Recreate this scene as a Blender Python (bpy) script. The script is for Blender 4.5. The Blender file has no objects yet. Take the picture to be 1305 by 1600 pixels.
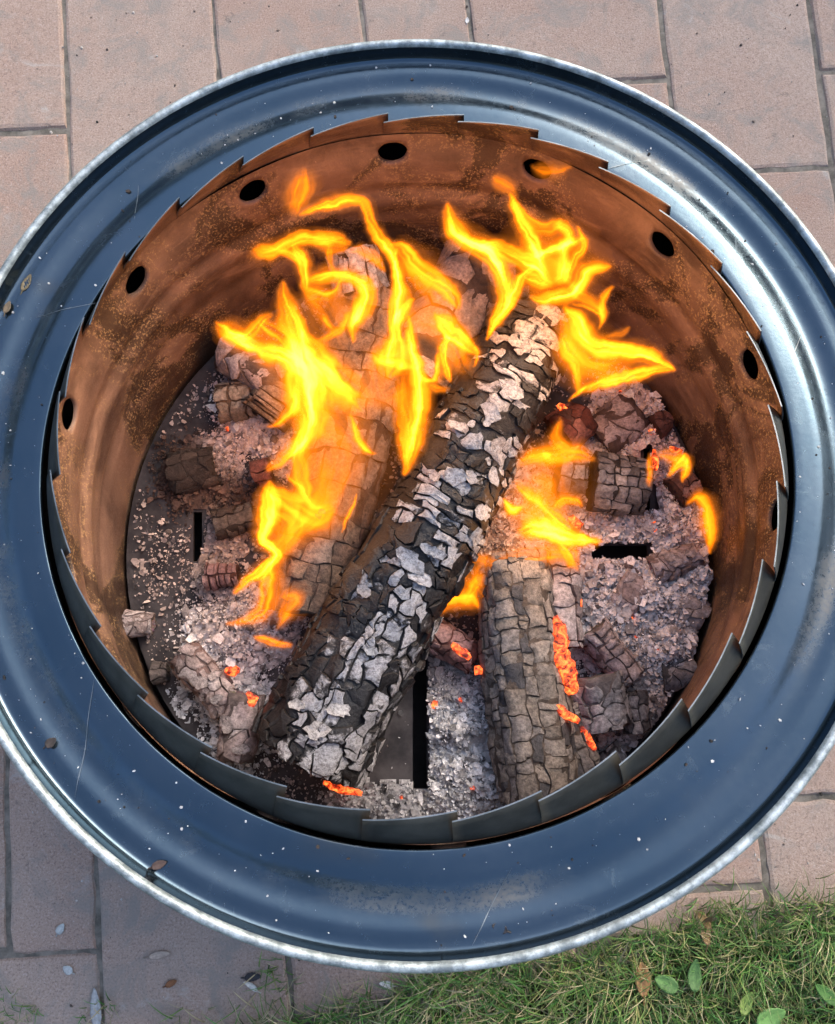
import bpy, math, random
import numpy as np
from mathutils import Vector, noise as mnoise

rnd = random.Random(7)
rng = np.random.default_rng(11)
R = math.radians
scene = bpy.context.scene
COL = scene.collection

# ------------------------------------------------------------------ camera, sky, sun, exposure
H = 0.38                                   # height of the pit's rim above the paving
F_PX, TILT = 1307.0, 0.23                  # focal length in photo pixels, tilt from straight down
CAM = np.array([0.0, -0.202, 0.629 + H])
cam_d = bpy.data.cameras.new("camera")
cam = bpy.data.objects.new("camera", cam_d)
COL.objects.link(cam)
cam.location = CAM
cam.rotation_euler = (TILT, 0, 0)
cam_d.sensor_fit = 'VERTICAL'
cam_d.sensor_height = 24.0
cam_d.lens = 24.0 * F_PX / 1600.0
cam_d.clip_start = 0.02
cam_d.clip_end = 400
scene.camera = cam

SUN_EL, SUN_AZ = R(33), R(44)              # azimuth measured from +Y towards +X
world = bpy.data.worlds.new("World")
scene.world = world
world.use_nodes = True
wn = world.node_tree
bg = wn.nodes["Background"]
sky = wn.nodes.new("ShaderNodeTexSky")
sky.sky_type = 'NISHITA'
sky.sun_disc = False
sky.sun_elevation = SUN_EL
sky.sun_rotation = SUN_AZ
sky.dust_density = 4.0
sky.air_density = 0.8
wn.links.new(sky.outputs[0], bg.inputs[0])
bg.inputs[1].default_value = 0.15
sun_d = bpy.data.lights.new("sun", 'SUN')
sun_d.energy = 0.5
sun_d.angle = R(36)
sun_d.color = (1.0, 0.88, 0.74)
sun = bpy.data.objects.new("sun", sun_d)
COL.objects.link(sun)
sun.rotation_euler = (R(90) - SUN_EL, 0, math.pi - SUN_AZ)

scene.view_settings.view_transform = 'Standard'
scene.view_settings.look = 'None'
scene.view_settings.exposure = 1.8
scene.view_settings.gamma = 1.0
scene.render.engine = 'CYCLES'
scene.cycles.use_denoising = True
scene.cycles.max_bounces = 6
scene.cycles.transparent_max_bounces = 48
scene.cycles.sample_clamp_indirect = 6.0

# ------------------------------------------------------------------ helpers
_fw = np.array([0, math.sin(TILT), -math.cos(TILT)])
_up = np.array([0, math.cos(TILT), math.sin(TILT)])
_rt = np.array([1.0, 0, 0])


def ray(x, y):
    return _fw + _rt * ((x - 652.5) / F_PX) - _up * ((y - 800.0) / F_PX)


def at(x, y, z):
    """point of the place that the photo shows at pixel (x, y), on the level z"""
    d = ray(x, y)
    return CAM + d * ((z - CAM[2]) / d[2])


def tag(o, label=None, cat=None, group=None, kind=None):
    if label: o["label"] = label
    if cat: o["category"] = cat
    if group: o["group"] = group
    if kind: o["kind"] = kind
    return o


def empty(name, loc):
    o = bpy.data.objects.new(name, None)
    o.location = loc
    o.empty_display_size = 0.02
    COL.objects.link(o)
    return o


def build(name, verts, faces, mat, parent=None, cols=None, smooth=True, attrs=None):
    """one mesh object; verts are in world space, moved into the parent's frame (parents are never rotated)"""
    me = bpy.data.meshes.new(name)
    v = np.asarray(verts, float)
    off = np.zeros(3)
    if parent is not None:
        p = parent
        while p is not None:
            off = off + np.array(p.location)
            p = p.parent
    v = v - off
    if isinstance(faces, np.ndarray):
        n, k = faces.shape
        me.vertices.add(len(v)); me.vertices.foreach_set("co", v.ravel())
        me.loops.add(n * k); me.loops.foreach_set("vertex_index", faces.ravel().astype(np.int32))
        me.polygons.add(n); me.polygons.foreach_set("loop_start", np.arange(0, n * k, k, dtype=np.int32))
        me.update(calc_edges=True)
    else:
        me.from_pydata(v.tolist(), [], faces)
        me.update()
    if smooth:
        me.polygons.foreach_set("use_smooth", np.ones(len(me.polygons), bool))
    if cols is not None:
        a = me.attributes.new("Col", 'FLOAT_COLOR', 'POINT')
        c = np.ones((len(v), 4)); c[:, :3] = cols
        a.data.foreach_set("color", c.ravel())
    if attrs:
        for k, val in attrs.items():
            a = me.attributes.new(k, 'FLOAT', 'POINT')
            a.data.foreach_set("value", np.asarray(val, float))
    me.materials.append(mat)
    o = bpy.data.objects.new(name, me)
    COL.objects.link(o)
    if parent is not None:
        o.parent = parent
    return o


def lathe(profile, n=160, close=False, cy=None, phi0=0.0, phi1=2 * math.pi):
    """profile: list of (r, z); cy(z) shifts the axis in y"""
    full = abs(phi1 - phi0 - 2 * math.pi) < 1e-6
    m = n if full else n + 1
    vs, fs = [], []
    for i in range(m):
        a = phi0 + (phi1 - phi0) * i / n
        for r, z in profile:
            vs.append((r * math.cos(a), r * math.sin(a) + (cy(z) if cy else 0), z))
    k = len(profile)
    for i in range(n):
        j = (i + 1) % m
        for q in range(k if close else k - 1):
            q2 = (q + 1) % k
            fs.append((i * k + q, j * k + q, j * k + q2, i * k + q2))
    return vs, fs


def vnoise(x, y, seed=0):
    """smooth value noise, numpy"""
    xi, yi = np.floor(x).astype(np.int64), np.floor(y).astype(np.int64)
    fx, fy = x - xi, y - yi
    fx, fy = fx * fx * (3 - 2 * fx), fy * fy * (3 - 2 * fy)

    def h(a, b):
        n = (a * 374761393 + b * 668265263 + seed * 982451653) & 0x7fffffff
        n = ((n ^ (n >> 13)) * 1274126177) & 0x7fffffff
        n = n ^ (n >> 16)
        return (n & 0xffff) / 65535.0
    return (h(xi, yi) * (1 - fx) + h(xi + 1, yi) * fx) * (1 - fy) + (h(xi, yi + 1) * (1 - fx) + h(xi + 1, yi + 1) * fx) * fy


def fbm(x, y, seed=0, oct=4):
    s, a, t = 0, 1.0, 0
    for o in range(oct):
        s = s + a * vnoise(x * 2 ** o, y * 2 ** o, seed + o * 17); t += a; a *= 0.55
    return s / t


def pn(p, s=1.0, seed=0.0):
    return mnoise.noise(Vector((p[0] * s + seed, p[1] * s - seed * 0.7, p[2] * s + seed * 0.3)))


# ------------------------------------------------------------------ materials
class NT:
    def __init__(self, name):
        self.m = bpy.data.materials.new(name)
        self.m.use_nodes = True
        self.t = self.m.node_tree
        self.b = self.t.nodes["Principled BSDF"]
        self.out = self.t.nodes["Material Output"]
        self.co = self.n("ShaderNodeTexCoord").outputs["Object"]

    def n(self, typ, **kw):
        nd = self.t.nodes.new(typ)
        for k, v in kw.items():
            if k.startswith("i_"):
                key = k[2:]
                sock = nd.inputs[int(key)] if key.isdigit() else nd.inputs[key.replace("_", " ")]
                if isinstance(v, bpy.types.NodeSocket):
                    self.t.links.new(v, sock)
                else:
                    sock.default_value = v
            else:
                setattr(nd, k, v)
        return nd

    def noise(self, scale, detail=4, rough=0.6, dist=0.0, vec=None):
        return self.n("ShaderNodeTexNoise", i_Scale=scale, i_Detail=detail, i_Roughness=rough, i_Distortion=dist, i_Vector=vec or self.co).outputs[0]

    def ramp(self, fac, lo, hi, a=0.0, b=1.0):
        return self.n("ShaderNodeMapRange", interpolation_type='SMOOTHSTEP', i_0=fac, i_1=lo, i_2=hi, i_3=a, i_4=b).outputs[0]

    def mix(self, fac, a, b, mode='MIX'):
        nd = self.n("ShaderNodeMix", data_type='RGBA', blend_type=mode)
        for i, v in ((0, fac), (6, a), (7, b)):
            if isinstance(v, bpy.types.NodeSocket):
                self.t.links.new(v, nd.inputs[i])
            else:
                nd.inputs[i].default_value = v if i == 0 else (*v, 1)
        return nd.outputs[2]

    def math(self, op, a, b=0.0):
        nd = self.n("ShaderNodeMath", operation=op)
        for i, v in ((0, a), (1, b)):
            if isinstance(v, bpy.types.NodeSocket):
                self.t.links.new(v, nd.inputs[i])
            else:
                nd.inputs[i].default_value = v
        return nd.outputs[0]

    def attr(self, name, out="Color"):
        return self.n("ShaderNodeAttribute", attribute_name=name).outputs[out]

    def bump(self, h, strength=0.5, dist=0.001):
        self.t.links.new(self.n("ShaderNodeBump", i_Strength=strength, i_Distance=dist, i_Height=h).outputs[0], self.b.inputs["Normal"])

    def set(self, **kw):
        for k, v in kw.items():
            s = self.b.inputs[k.replace("_", " ")]
            if isinstance(v, bpy.types.NodeSocket):
                self.t.links.new(v, s)
            else:
                s.default_value = (*v, 1) if isinstance(v, tuple) and len(v) == 3 else v
        return self.m


def mat_lid():
    t = NT("heat_blued_steel")
    big = t.noise(9, 4, .6)
    fine = t.noise(160, 5, .65)
    smear = t.noise(38, 6, .72, 1.2)
    c = t.mix(t.ramp(big, .35, .7), (.066, .104, .134), (.086, .122, .150))
    c = t.mix(t.ramp(smear, .58, .8, 0, .3), c, (.17, .20, .21))
    off = t.n("ShaderNodeMapping", i_Vector=t.co, i_Location=(3.1, .7, 0)).outputs[0]
    c = t.mix(t.ramp(t.noise(6, 3, .5, .6, off), .62, .74, 0, .6), c, (.15, .115, .06))
    # grit and ash dust that has settled in the dished groove
    rad = t.n("ShaderNodeVectorMath", operation='LENGTH', i_0=t.n("ShaderNodeVectorMath", operation='MULTIPLY', i_0=t.co, i_1=(1, 1, 0)).outputs[0]).outputs["Value"]
    dirt = t.math('MULTIPLY', t.ramp(rad, .323, .333), t.ramp(rad, .350, .341))
    dn = t.noise(300, 4, .75)
    patch = t.noise(5, 4, .6)
    dirt = t.math('MULTIPLY', dirt, t.math('MULTIPLY', t.ramp(dn, .25, .6), t.ramp(patch, .46, .66, .04, 1)))
    dcol = t.mix(t.ramp(t.noise(4, 2, .5, 0, off), .42, .58), (.11, .065, .036), (.19, .175, .145))
    c = t.mix(t.math('MULTIPLY', dirt, .7), c, dcol)
    r = t.math('ADD', t.ramp(fine, .3, .8, .14, .25), t.ramp(smear, .5, .8, 0, .2))
    r = t.math('ADD', r, t.math('MULTIPLY', dirt, .35))
    m = t.set(Base_Color=c, Metallic=t.math('SUBTRACT', .92, t.math('MULTIPLY', dirt, .7)), Roughness=r)
    t.bump(t.math('ADD', fine, t.math('MULTIPLY', dirt, dn)), .10, .001)
    return m


def mat_rim():
    t = NT("weathered_zinc")
    a = t.noise(70, 6, .75)
    b = t.noise(340, 4, .7)
    c = t.mix(t.ramp(a, .36, .66), (.22, .26, .26), (.62, .70, .69))
    c = t.mix(t.ramp(b, .62, .75, 0, .6), c, (.10, .10, .09))
    m = t.set(Base_Color=c, Metallic=.55, Roughness=t.ramp(b, .3, .7, .36, .6))
    t.bump(b, .25, .001)
    return m


def mat_shell(name, c0, c1, rough=.55, metal=.6):
    t = NT(name)
    a = t.noise(30, 5, .65)
    m = t.set(Base_Color=t.mix(t.ramp(a, .35, .7), c0, c1), Metallic=metal, Roughness=rough)
    t.bump(t.noise(220, 3, .6), .12, .001)
    return m


def mat_rust():
    t = NT("rusted_drum_steel")
    st = t.n("ShaderNodeMapping", i_Vector=t.co, i_Scale=(1, 1, .25)).outputs[0]
    a = t.noise(14, 5, .6, .4)
    c = t.mix(t.ramp(a, .3, .72), (.070, .042, .030), (.215, .132, .092))
    streak = t.noise(30, 4, .6, .8, t.n("ShaderNodeMapping", i_Vector=t.co, i_Scale=(.5, .5, 2.2)).outputs[0])
    c = t.mix(t.ramp(streak, .5, .75, 0, .55), c, (.30, .195, .135))
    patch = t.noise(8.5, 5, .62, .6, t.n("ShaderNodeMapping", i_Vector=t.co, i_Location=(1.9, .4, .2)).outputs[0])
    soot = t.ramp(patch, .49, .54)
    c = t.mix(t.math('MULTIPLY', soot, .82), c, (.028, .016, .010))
    sp = t.noise(480, 3, .7)
    rim_ = t.math('MULTIPLY', t.math('MULTIPLY', t.ramp(patch, .43, .50), t.ramp(patch, .60, .54)), t.ramp(sp, .52, .62))
    c = t.mix(t.math('MULTIPLY', rim_, .6), c, (.42, .29, .14))
    c = t.mix(t.ramp(t.noise(210, 2, .5), .76, .80, 0, .7), c, (.5, .33, .22))
    m = t.set(Base_Color=c, Metallic=.25, Roughness=t.ramp(sp, .3, .7, .42, .7))
    t.bump(t.math('ADD', sp, t.math('MULTIPLY', a, 2.0)), .3, .0012)
    return m


def mat_attr(name, rough=.9, scale=260, bump=.5, dist=.0012, var=.35, crack=0.0):
    """colour from the mesh's own Col attribute, with fine grain"""
    t = NT(name)
    c = t.attr("Col")
    n1 = t.noise(scale, 5, .7)
    n2 = t.noise(scale * .3, 4, .6)
    v = t.math('MULTIPLY', t.ramp(n1, .25, .75, 1 - var, 1 + var * .6), t.ramp(n2, .3, .7, 1 - var * .6, 1 + var * .3))
    c2 = t.mix(1.0, c, (1, 1, 1), 'MULTIPLY')
    vm = t.n("ShaderNodeVectorMath", operation='SCALE')
    t.t.links.new(c2, vm.inputs[0]); t.t.links.new(v, vm.inputs[3])
    col = vm.outputs[0]
    h = n1
    if crack:
        vo = t.n("ShaderNodeTexVoronoi", feature='DISTANCE_TO_EDGE', i_Scale=crack, i_Vector=t.n("ShaderNodeVectorMath", operation='ADD', i_0=t.co, i_1=t.n("ShaderNodeVectorMath", operation='SCALE', i_0=t.n("ShaderNodeTexNoise", i_Scale=120.0, i_Vector=t.co).outputs[1], i_3=.006).outputs[0]).outputs[0]).outputs[0]
        k = t.ramp(vo, 0.0, .06)
        col = t.mix(t.ramp(vo, 0.0, .045, .75, 0), col, (.012, .010, .009))
        h = t.math('ADD', n1, t.math('MULTIPLY', k, 1.2))
    m = t.set(Base_Color=col, Roughness=rough)
    t.bump(h, bump, dist)
    return m


def mat_char():
    """black char whose crests carry a broken skin of pale ash"""
    t = NT("char_with_ash_skin")
    n1 = t.noise(360, 5, .7); n2 = t.noise(120, 5, .7, .6)
    f = t.math('ADD', t.attr("ash", "Fac"), t.math('MULTIPLY', t.math('SUBTRACT', n2, .5), 1.1))
    f = t.ramp(f, .40, .64)
    ch = t.mix(t.ramp(n1, .4, .7), (.004, .004, .0045), (.018, .0175, .018))
    ashc = t.mix(t.ramp(n1, .32, .60, .8, 0), t.attr("Col"), (.11, .10, .10))
    n3 = t.noise(230, 6, .8, 2.2)
    ashc = t.mix(t.ramp(t.math('ABSOLUTE', t.math('SUBTRACT', n3, .5)), .0, .022, .75, 0), ashc, (.03, .027, .026))
    m = t.set(Base_Color=t.mix(f, ch, ashc), Roughness=t.math('ADD', .5, t.math('MULTIPLY', f, .4)))
    t.bump(t.math('ADD', n1, t.math('MULTIPLY', f, .7)), .8, .0016)
    return m


def mat_ember():
    t = NT("glowing_ember")
    n = t.noise(150, 5, .7, .8)
    hot = t.ramp(n, .36, .68)
    t.set(Base_Color=t.mix(hot, (.03, .022, .02), (.10, .03, .02)), Roughness=.9,
          Emission_Color=t.mix(hot, (.55, .02, .004), (1.0, .15, .026)), Emission_Strength=t.ramp(n, .34, .70, .05, 1.35))
    t.bump(n, .6, .002)
    return t.m


def mat_flame():
    t = NT("flame")
    for nd in (t.b,):
        t.t.nodes.remove(nd)
    h = t.attr("fire_heat", "Fac")
    cr = t.n("ShaderNodeValToRGB")
    e = cr.color_ramp.elements
    e[0].position = 0.0; e[0].color = (1.25, .31, .022, 1)
    e[1].position = 1.0; e[1].color = (1.7, .50, .075, 1)
    for pos, c in ((.30, (1.4, .29, .006)), (.55, (1.5, .36, .008)), (.8, (1.6, .42, .014))):
        x = e.new(pos); x.color = (*c, 1)
    t.t.links.new(h, cr.inputs[0])
    s = t.n("ShaderNodeMapRange", i_0=h, i_1=0.0, i_2=1.0, i_3=0.0, i_4=1.0)
    p = t.math('ADD', t.math('MULTIPLY', t.math('POWER', s.outputs[0], 3.0), .56), t.math('MULTIPLY', s.outputs[0], .35))
    em = t.n("ShaderNodeEmission", i_0=cr.outputs[0], i_1=p)
    tr = t.n("ShaderNodeBsdfTransparent", i_0=t.mix(t.ramp(h, 0, .7), (1, 1, 1), (.52, .43, .34)))
    ad = t.n("ShaderNodeAddShader", i_0=em.outputs[0], i_1=tr.outputs[0])
    t.t.links.new(ad.outputs[0], t.out.inputs[0])
    return t.m


def mat_paver():
    t = NT("pink_concrete_paver")
    oi = t.n("ShaderNodeObjectInfo").outputs["Random"]
    a = t.noise(6, 4, .6)
    f = t.noise(420, 4, .75)
    g = t.noise(1000, 2, .6)
    c = t.mix(t.ramp(a, .3, .72), (.345, .22, .165), (.395, .295, .235))
    c = t.mix(t.math('MULTIPLY', oi, .5), c, (.40, .335, .28))
    c = t.mix(t.ramp(f, .5, .66, 0, .65), c, (.14, .10, .088))
    c = t.mix(t.ramp(f, .46, .34, 0, .6), c, (.52, .44, .40))
    c = t.mix(t.ramp(g, .64, .74, 0, .85), c, (.60, .55, .51))
    c = t.mix(t.ramp(g, .36, .28, 0, .7), c, (.10, .08, .07))
    st = t.noise(16, 6, .7, .9)
    c = t.mix(t.ramp(st, .46, .68, 0, .8), c, (.25, .235, .21))
    c = t.mix(t.ramp(t.noise(38, 5, .75, .5), .60, .72, 0, .55), c, (.13, .115, .10))
    c = t.mix(t.ramp(t.noise(9, 5, .7, 1.4, t.n("ShaderNodeMapping", i_Vector=t.co, i_Location=(4, 2, 0)).outputs[0]), .60, .70, 0, .5), c, (.44, .43, .40))
    m = t.set(Base_Color=c, Roughness=.85)
    t.bump(t.math('ADD', f, t.math('MULTIPLY', g, .5)), .55, .0016)
    return m


def mat_simple(name, c0, c1, scale, rough=.95, bump=.5, dist=.002):
    t = NT(name)
    n = t.noise(scale, 6, .7)
    m = t.set(Base_Color=t.mix(t.ramp(n, .3, .7), c0, c1), Roughness=rough)
    t.bump(n, bump, dist)
    return m


M_LID, M_RIM, M_RUST, M_EMBER, M_FLAME, M_PAVER = mat_lid(), mat_rim(), mat_rust(), mat_ember(), mat_flame(), mat_paver()
M_TAB = mat_shell("dark_cut_steel", (.032, .033, .028), (.064, .066, .056), .5, .2)
M_TABEDGE = mat_shell("bare_steel_edge", (.12, .145, .15), (.26, .29, .30), .45, .7)
M_SHELL = mat_shell("sooty_shell_steel", (.02, .02, .02), (.045, .04, .036), .7, .4)
M_PLATE = mat_shell("burnt_steel_plate", (.014, .013, .016), (.060, .055, .058), .7, .15)
M_BLOCK = mat_attr("charred_wood_block", .86, 330, .8, .0016, .55)
M_CHAR = mat_char()
M_CORE = mat_attr("charred_wood", .9, 160, .8, .003, .5)
M_ASH = mat_attr("wood_ash", .95, 420, .5, .0012, .35)
M_LEAF = mat_attr("leaf_tissue", .6, 300, .2, .0006, .25)
M_GRASS = mat_attr("grass_blade", .6, 60, .1, .0005, .15)
M_GROUND = mat_simple("packed_sand", (.085, .08, .065), (.24, .22, .185), 45)
M_SOIL = mat_simple("lawn_soil", (.035, .045, .018), (.09, .085, .04), 60)

# ------------------------------------------------------------------ ground, paving, lawn
g = build("ground", [(-60, -60, -.012), (60, -60, -.012), (60, 60, -.012), (-60, 60, -.012)], [(0, 1, 2, 3)], M_GROUND)
tag(g, kind="structure")


def lawn_edge(x):                         # y of the border between paving and lawn
    return -.482 + (.17 if x > .03 else .29) * (x - .03) + .006 * math.sin(x * 23) + .004 * math.sin(x * 61)


xs = np.linspace(-40, 40, 1601)
lv, lf = [], []
for x in xs:
    xe = min(max(x, -3), 3)
    lv += [(x, lawn_edge(xe) - .02, -.004), (x, -60, -.004)]
for i in range(len(xs) - 1):
    lf.append((2 * i + 1, 2 * i + 3, 2 * i + 2, 2 * i))
tag(build("lawn", lv, lf, M_SOIL, smooth=False), kind="structure")

pavement = empty("pavement", (0, 0, 0))
tag(pavement, kind="structure")

# column borders: x at y=.795 and the slope dx/dy of each joint, read off the photo
COLS = [(-1.82, -.135), (-1.60, -.135), (-1.38, -.135), (-1.16, -.135), (-.94, -.132), (-.725, -.128), (-.512, -.127), (-.297, -.122), (-.084, -.12), (.072, -.085), (.350, -.035), (.566, -.012), (.785, .0), (1.0, .0), (1.22, .0), (1.44, .0), (1.66, .0), (1.88, .0)]
BREAKS = {0: (1.1, .7, .3, -.1, -.5), 1: (.95, .5, .12, -.3), 2: (1.1, .66, .22, -.2), 14: (.85, .4, 0, -.38), 15: (1.05, .62, .2, -.2), 16: (.9, .5, .1, -.3), 17: (1.1, .7, .25, -.15), 5: (1.0, .574, .16, -.468), 4: (.8, .37, -.06, -.49), 3: (1.0, .58, .16, -.26), 6: (.95, .42, .0, -.41 - .2), 7: (1.05, .5, .08, -.35), 8: (.9, .4, -.05, -.5),
          9: (1.06, .655, .2, -.1, -.402), 10: (.93, .516, .1, -.300), 11: (1.1, .679, .25, -.17, -.6), 12: (.9, .45, .03, -.4), 13: (1.0, .6, .2, -.2)}


def paver(cx0, cx1, y0, y1):
    """a slab between two joint lines and two rows, with worn chamfered edges"""
    g_ = .0026 + rnd.uniform(-.0005, .001)
    xl = lambda y: cx0[0] + cx0[1] * (y - .795) + g_
    xr = lambda y: cx1[0] + cx1[1] * (y - .795) - g_
    sk = .05
    xm = lambda y: (xl(y) + xr(y)) / 2
    n = 10
    ring = []
    ya, yb = y0 + g_, y1 - g_
    for i in range(n): ring.append((0, ya, i / n))
    pts = []
    for i in range(n): pts.append((xl(ya) + (xr(ya) - xl(ya)) * i / n, ya))
    for i in range(n): y = ya + (yb - ya) * i / n; pts.append((xr(y), y))
    for i in range(n): pts.append((xr(yb) + (xl(yb) - xr(yb)) * i / n, yb))
    for i in range(n): y = yb + (ya - yb) * i / n; pts.append((xl(y), y))
    P = np.array(pts)
    P[:, 1] += (P[:, 0] - P[:, 0].mean()) * sk
    c = P.mean(0)
    dz = rnd.uniform(-.0012, .0012)
    sz = np.array([P[:, 0].max() - P[:, 0].min(), P[:, 1].max() - P[:, 1].min()])
    vs = []
    for inset, z, jit in ((0, -.03, 0), (0, -.0045, .0016), (.0022, -.0012, .0016), (.006, 0, .0010)):
        Q = c + (P - c) * (1 - 2 * inset / sz)
        for k, q in enumerate(Q):
            w = pn((q[0] * 60, q[1] * 60, inset * 90), 1, 3.3) * jit * 1.6
            vs.append((q[0] + w, q[1] + w, z + dz + (pn((q[0] * 90, q[1] * 90, 0)) * .0006 if z > -.02 else 0)))
    m = 4 * n
    fs = [(a * m + i, a * m + (i + 1) % m, (a + 1) * m + (i + 1) % m, (a + 1) * m + i) for a in range(3) for i in range(m)]
    fs.append(tuple(range(3 * m, 4 * m)))
    build("paver", vs, fs, M_PAVER, pavement, smooth=False)


for k in range(len(COLS) - 1):
    br = [1.9, 1.46] + list(BREAKS[k]) + [-1.0]
    for b, a in zip(br[:-1], br[1:]):
        xm = (COLS[k][0] + COLS[k + 1][0]) / 2 + COLS[k][1] * ((a + b) / 2 - .795)
        e = lawn_edge(xm)
        if b < e + .01:
            continue
        a2 = max(a, e - .03)
        if k == 5 and a == -.468:           # this slab is split lengthwise
            mid = (-.611, -.127)
            paver(COLS[k], mid, -.2, b); paver(mid, COLS[k + 1], -.2, b)
            paver(COLS[k], mid, a, -.2); paver(mid, COLS[k + 1], a, -.2)
        else:
            paver(COLS[k], COLS[k + 1], a2, b)

# sand in the joints, a rough sheet just under the slabs' tops
n = 90
X, Y = np.meshgrid(np.linspace(-2.0, 1.95, 391), np.linspace(-.80, 1.88, 266))
Z = -.0034 + (fbm(X * 60, Y * 60, 5) - .5) * .005
V = np.stack([X.ravel(), Y.ravel(), Z.ravel()], 1)
keep = np.array([[Y[j, i] > lawn_edge(X[j, i]) - .03 for i in range(390)] for j in range(265)])
jj, ii = np.nonzero(keep)
w = 391
tag(build("joint_sand", V, np.stack([jj * w + ii, jj * w + ii + 1, (jj + 1) * w + ii + 1, (jj + 1) * w + ii], 1), M_GROUND), kind="structure")

# hedge and trees closing the yard all round, out of the frame but mirrored in the lid's bends
hv, hf, hc = [], [], []
hg = np.random.default_rng(19)
for k in range(9000):
    a = hg.uniform(0, 6.2832); rr0 = 6.5 + hg.normal(0, .5)
    top_ = 4.2 + 1.1 * math.sin(a * 3 + 1) + .8 * math.sin(a * 7 + 2) + .5 * math.sin(a * 13)
    z = hg.uniform(0, 1) ** .8 * top_
    c = np.array([rr0 * math.cos(a), rr0 * math.sin(a), z]); s_ = hg.uniform(.12, .32)
    u = hg.normal(0, 1, 3); u /= np.linalg.norm(u); w_ = np.cross(u, hg.normal(0, 1, 3)); w_ /= np.linalg.norm(w_)
    b = len(hv); hv += [c - u * s_, c + w_ * s_ * .6, c + u * s_, c - w_ * s_ * .6]; hf.append((b, b + 1, b + 2, b + 3))
    col_ = np.array((.045, .07, .022)) * hg.uniform(.6, 1.5); hc += [col_] * 4
tag(build("treeline", hv, hf, M_LEAF, cols=np.array(hc), smooth=False), kind="stuff")

# ------------------------------------------------------------------ the fire pit
pit = empty("fire_pit", (0, 0, 0))
tag(pit, "round steel fire pit with a blued lid ring and toothed inner drum, burning logs inside", "fire pit")

# outer barrel with a rolled zinc rim
roll = [(.3722 + .0039 * (1 + math.cos(a)), H - .0042 + .0044 * math.sin(a)) for a in np.linspace(math.pi * .98, -math.pi * .75, 12)]
v, f = lathe(roll, 240)
build("rim", v, f, M_RIM, pit)
v, f = lathe([(.3745, H - .006), (.374, H - .03), (.3735, .19), (.374, .02), (.374, .0)], 200)
build("outer_barrel", v, f, M_SHELL, pit)

# lid ring: upright lip, flat, dished groove, flat, folded inner edge
prof = [(.3722, H - .0035), (.3716, H - .0075), (.3711, H - .0125), (.3698, H - .0152), (.367, H - .0162), (.3625, H - .0162), (.3575, H - .0162), (.3553, H - .0166)]
for a in np.linspace(.08, .92, 11):
    prof.append((.3553 - .0285 * a, H - .0166 - .0036 * (math.sin(math.pi * a) ** 1.2)))
prof += [(.3262, H - .0164), (.3235, H - .0157), (.318, H - .0153), (.310, H - .0151), (.3035, H - .0150), (.3022, H - .0153), (.3018, H - .0162), (.3022, H - .019)]
v, f = lathe(prof, 288)
v = [(x, y, z + .0007 * math.sin(3 * math.atan2(y, x) + 1.0) * max(0, (.34 - math.hypot(x, y)) / .04)) for x, y, z in v]
build("lid_ring", v, f, M_LID, pit)

# inner drum: leans a little towards the front
AX = lambda z: -.037 * max(0.0, (z - H + .015) / -.17)
R_D = .293


def drum_r(z, phi):
    d = z - H
    r = R_D + .0
    k_ = min(1, max(0, (d + .052) / .026)); r += .0050 * k_ * k_ * (3 - 2 * k_)
    r += .0035 * math.exp(-((d + .078) / .006) ** 2) - .0028 * math.exp(-((d + .092) / .007) ** 2)
    r += .0030 * math.exp(-((d + .128) / .008) ** 2)
    r += .0010 * math.sin(5 * phi + 1) + .0006 * math.sin(11 * phi)
    return r


HOLES = [R(94.4 - 25.85 * k) for k in range(14)]
HZ, HR = H - .0375, .0122
NPHI = 14 * 26
dphi = 2 * math.pi / NPHI
phi_start = HOLES[0] - 4.5 * dphi * 2
zrow = list(np.linspace(HZ + .0165, HZ - .0165, 9))
zs = list(np.linspace(H - .0205, zrow[0], 3))[:-1] + zrow + list(np.linspace(zrow[-1], H - .205, 34))[1:]
r0 = zs.index(zrow[0])
P0 = HOLES[0] - 4 * dphi


def dpt(phi, z):
    r = drum_r(z, phi)
    return (r * math.cos(phi), r * math.sin(phi) + AX(z), z)


vs = [dpt(P0 + dphi * i, z) for i in range(NPHI) for z in zs]
nz = len(zs)
fs = []
for i in range(NPHI):
    for q in range(nz - 1):
        if (i % 26) < 8 and r0 <= q < r0 + 8:
            continue
        i2 = (i + 1) % NPHI
        fs.append((i * nz + q, i * nz + q + 1, i2 * nz + q + 1, i2 * nz + q))
for hI in range(14):
    i0 = hI * 26
    pc = P0 + dphi * (i0 + 4)
    loop = []
    for a in range(8): loop.append(((i0 + a), r0))
    for a in range(8): loop.append(((i0 + 8), r0 + a))
    for a in range(8): loop.append(((i0 + 8 - a), r0 + 8))
    for a in range(8): loop.append((i0, r0 + 8 - a))
    prev = [((i % NPHI) * nz + q) for i, q in loop]
    for ringi, (tt, rr, out) in enumerate(((.6, HR, 0), (1.0, HR, 0), (1.0, HR * .985, .003))):
        cur = []
        for (i, q) in loop:
            px_, pz_ = (dphi * (i - i0 - 4)) * R_D, zs[q] - HZ
            a = math.atan2(pz_, px_)
            j = 1 + .015 * math.sin(a * 3 + hI) + .012 * math.sin(a * 7 + 2 * hI)
            cx, cz = rr * math.cos(a) * j * 1.10, rr * math.sin(a) * j * .74
            x2, z2 = px_ + (cx - px_) * tt, pz_ + (cz - pz_) * tt
            p = dpt(pc + x2 / R_D, HZ + z2)
            k = 1 + out / R_D
            vs.append((p[0] * k, p[1] * k, p[2]))
            cur.append(len(vs) - 1)
        for a in range(32):
            b = (a + 1) % 32
            fs.append((prev[a], cur[a], cur[b], prev[b]))
        prev = cur
build("drum_wall", vs, fs, M_RUST, pit)
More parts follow.
